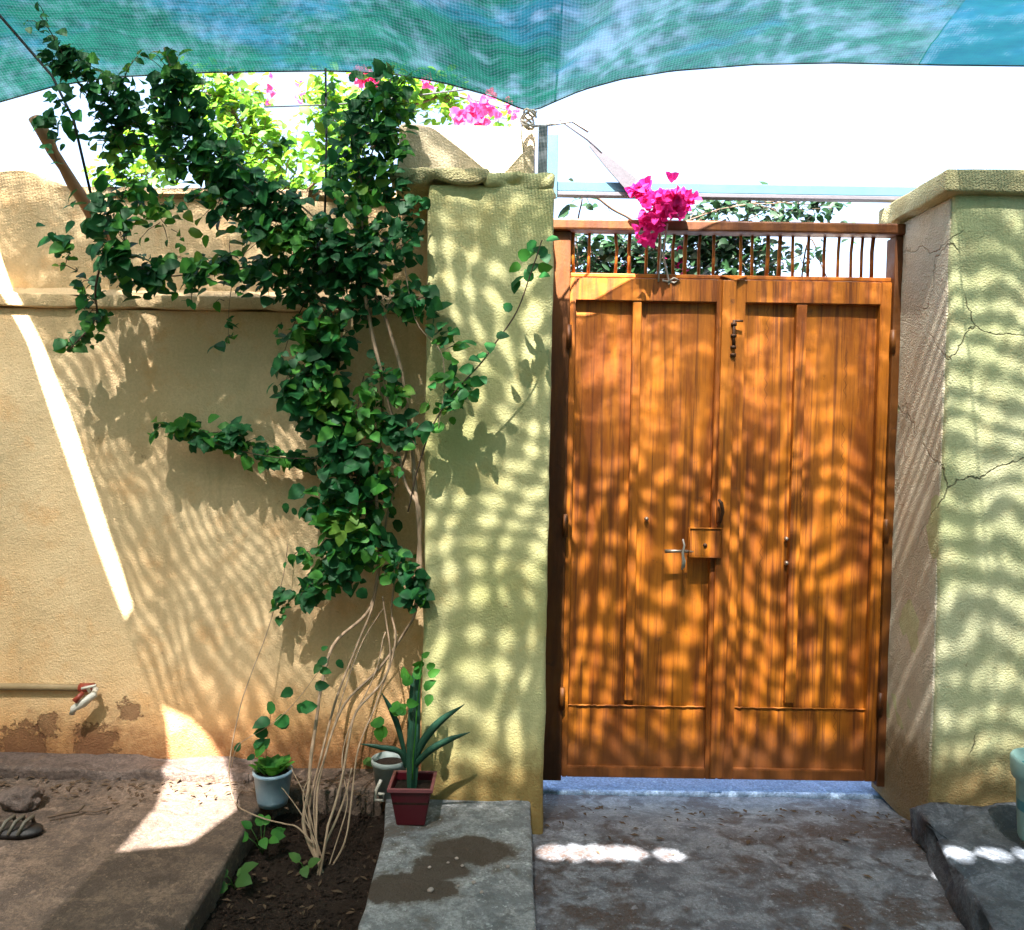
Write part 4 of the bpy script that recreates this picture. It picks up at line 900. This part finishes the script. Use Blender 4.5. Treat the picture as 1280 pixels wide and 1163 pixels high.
for px, py, s2 in ((480, 905, .06), (492, 895, .06), (485, 915, .055), (500, 885, .05), (512, 857, .05), (508, 850, .045), (530, 862, .05), (535, 845, .045), (522, 850, .05), (533, 835, .04), (528, 822, .03), (508, 878, .045), (508, 890, .04), (538, 868, .04), (472, 910, .05), (530, 828, .045), (524, 833, .03)):
    ms.append(rleaf(P(px, py, YC_-.04), s2, (-.1, -.8, .5), .6, -.1))
singles(ms, 'leaf', M['leaf_mid'], t3)
mb = MB(); mb.tube(curve([P(515, 975, YC_-.03), P(520, 900, YC_-.04), P(525, 850, YC_-.04), P(528, 818, YC_-.04)], 6, .003), .0025, 6); mb.build('shoot', M['leaf_mid'], t3)
# bucket at the right edge
c = PF(1305, 1052, ZS)
bk = thing('plastic_bucket', c, 'pale teal plastic bucket with a thick rim, cut by the right edge', 'bucket')
mb = MB(); mb.lathe(c, [(0, 0), (.070, 0), (.074, .01), (.086, .20), (.092, .205)], 36); mb.build('body', M['teal'], bk)
mb = MB(); mb.lathe(c, [(.088, .202), (.098, .204), (.102, .225), (.104, .262), (.100, .270), (.094, .268), (.088, .225)], 36); mb.build('rim', M['teal'], bk)
mb = MB(); mb.lathe(c, [(.087, .23), (.08, .10), (0.001, .10)], 36); mb.build('lining', M['teal_in'], bk)

# ------------------------------------------------------------ small things
def seedling(px, py, n, s_, label, mat='leaf_pale', up=.05, spread=.02):
    b_ = PF(px, py, .03); T = thing('seedling', b_, label, 'seedling')
    mb = MB(); ms = []
    for i in range(n):
        a = i*2.4+R.random(); tp_ = b_+Vector((math.cos(a)*spread, math.sin(a)*spread-.01, up*R.uniform(.5, 1.2)))
        mb.tube([b_, b_.lerp(tp_, .5)+Vector((0, 0, .01)), tp_], .0014, 5)
        ms.append(lmat(tp_, s_*R.uniform(.8, 1.2), (math.cos(a)*-.4, -.5, .8), (math.cos(a), math.sin(a), .25)))
    mb.build('stalks', M['leaf_pale'], T); singles(ms, 'leaf', M[mat], T)
seedling(293, 1112, 5, .055, 'bright green broad leaved seedling at the platform edge, nearest the viewer', up=.05)
seedling(328, 1068, 9, .042, 'pale narrow leaved seedling between the platform and the vine foot', up=.07, spread=.04, mat='leaf_mid')
seedling(380, 1090, 3, .045, 'low round leaved seedling just left of the vine foot', up=.03, spread=.015)
seedling(452, 985, 7, .045, 'light green bushy sprig behind the vine stems by the grey green pot', up=.12, spread=.04)
mb = MB()
for i in range(420):
    k = R.random()
    if k < .18: q = PF(R.uniform(250, 470), R.uniform(1015, 1160), .04); q.z = .032+mnoise.noise(Vector((q.x, q.y, 0))*4)*.02
    elif k < .75: q = Vector((R.uniform(-2.2, -.5), 2.88-abs(R.gauss(0, .10)), ZS+.006))
    else: q = Vector((R.uniform(.12, 1.5), 3.10-abs(R.gauss(0, .25)), -.02+.02))
    if k >= .75: q.z = -.055*min(1, max(0, (q.y-2.80)/.30))**1.5+.006
    a = R.uniform(0, 6.28); l_ = R.uniform(.006, .02); wd = l_*R.uniform(.25, .6); c_, s__ = math.cos(a), math.sin(a)
    wd *= .8; P4 = [(q.x+c_*l_, q.y+s__*l_, q.z), (q.x-s__*wd, q.y+c_*wd, q.z+R.uniform(.001, .006)), (q.x-c_*l_, q.y-s__*l_, q.z+.001), (q.x+s__*wd, q.y-c_*wd, q.z+R.uniform(.001, .005))]
    mb.add(P4, [(0, 1, 2), (0, 2, 3)])
props(mb.build('leaf_litter', M['litter'], smooth=False), 'dry brown leaf crumbs scattered over the soil bed and along the wall foot', 'leaf litter', kind='stuff')
pebs = [(571, 1073, .007), (537, 1084, .006), (538, 1113, .010), (635, 1083, .006), (592, 1103, .007), (573, 1107, .005), (602, 1115, .006), (578, 1082, .006), (560, 1078, .005)]
me0 = None
for px, py, r_ in pebs:
    q = PF(px, py, ZS+.003)
    if me0 is None:
        bm = bmesh.new(); bmesh.ops.create_icosphere(bm, subdivisions=2, radius=1)
        for v in bm.verts: v.co = v.co*(1+.25*mnoise.noise(v.co*1.3)); v.co.z *= .6
        me0 = bpy.data.meshes.new('pebble'); bm.to_mesh(me0); bm.free(); me0.materials.append(M['pebble'])
    o = bpy.data.objects.new('pebble', me0); sc.collection.objects.link(o); o.location = (q.x, q.y, ZS+r_*.4); o.scale = (r_, r_*.85, r_); o.rotation_euler.z = R.uniform(0, 6)
    props(o, 'small pale pebble lying on the grey slab by the muddy patch', 'pebble', 'pebbles on the grey slab')
# sandal at the left edge
c = PF(12, 1043, ZS); sl = thing('rubber_sandal', c, 'worn black rubber sandal lying on the platform at the left edge', 'sandal')
bm = bmesh.new(); out = []
for i in range(22):
    a = 2*math.pi*i/22; out.append(bm.verts.new((c.x+math.cos(a)*.105, c.y+math.sin(a)*(.040+.010*math.cos(a)), c.z+.002)))
f_ = bm.faces.new(out); ex = bmesh.ops.extrude_face_region(bm, geom=[f_])
for v in [g for g in ex['geom'] if isinstance(g, bmesh.types.BMVert)]: v.co.z += .022
bmesh.ops.recalc_face_normals(bm, faces=bm.faces[:]); bmesh.ops.bevel(bm, geom=bm.edges[:], offset=.004, segments=2, affect='EDGES'); from_bm('sole', bm, M['sandal'], sl)
for dx in (.0, .03, .06):
    mb = MB(); mb.tube([c+Vector((dx-.01, -.042, .018)), c+Vector((dx, -.02, .05)), c+Vector((dx+.005, .015, .052)), c+Vector((dx-.008, .042, .018))], .006, 7); mb.build('strap', M['sandal_strap'], sl)
# lump of dark rag / stone and a twig
bm = bmesh.new(); bmesh.ops.create_icosphere(bm, subdivisions=4, radius=1); c = PF(28, 1008, ZS)
for v in bm.verts:
    k = 1+.35*mnoise.noise(v.co*1.5)+.15*mnoise.noise(v.co*4); v.co = Vector((c.x+v.co.x*.075*k, c.y+v.co.y*.05*k, c.z+.028+v.co.z*.04*k))
props(from_bm('stone', bm, M['kerb']), 'dark rounded stone on the platform beside the kerb, left edge', 'stone')
mb = MB(); mb.tube([PF(60, 1022, ZS+.01), PF(80, 1017, ZS+.018), PF(98, 1014, ZS+.015), PF(106, 1006, ZS+.03)], [.004, .005, .006, .004], 6); mb.tube([PF(98, 1014, ZS+.015), PF(120, 1015, ZS+.012), PF(140, 1010, ZS+.01)], .003, 6)
props(mb.build('twig', M['bark_dark']), 'forked dark twig lying on the platform near the kerb', 'twig')
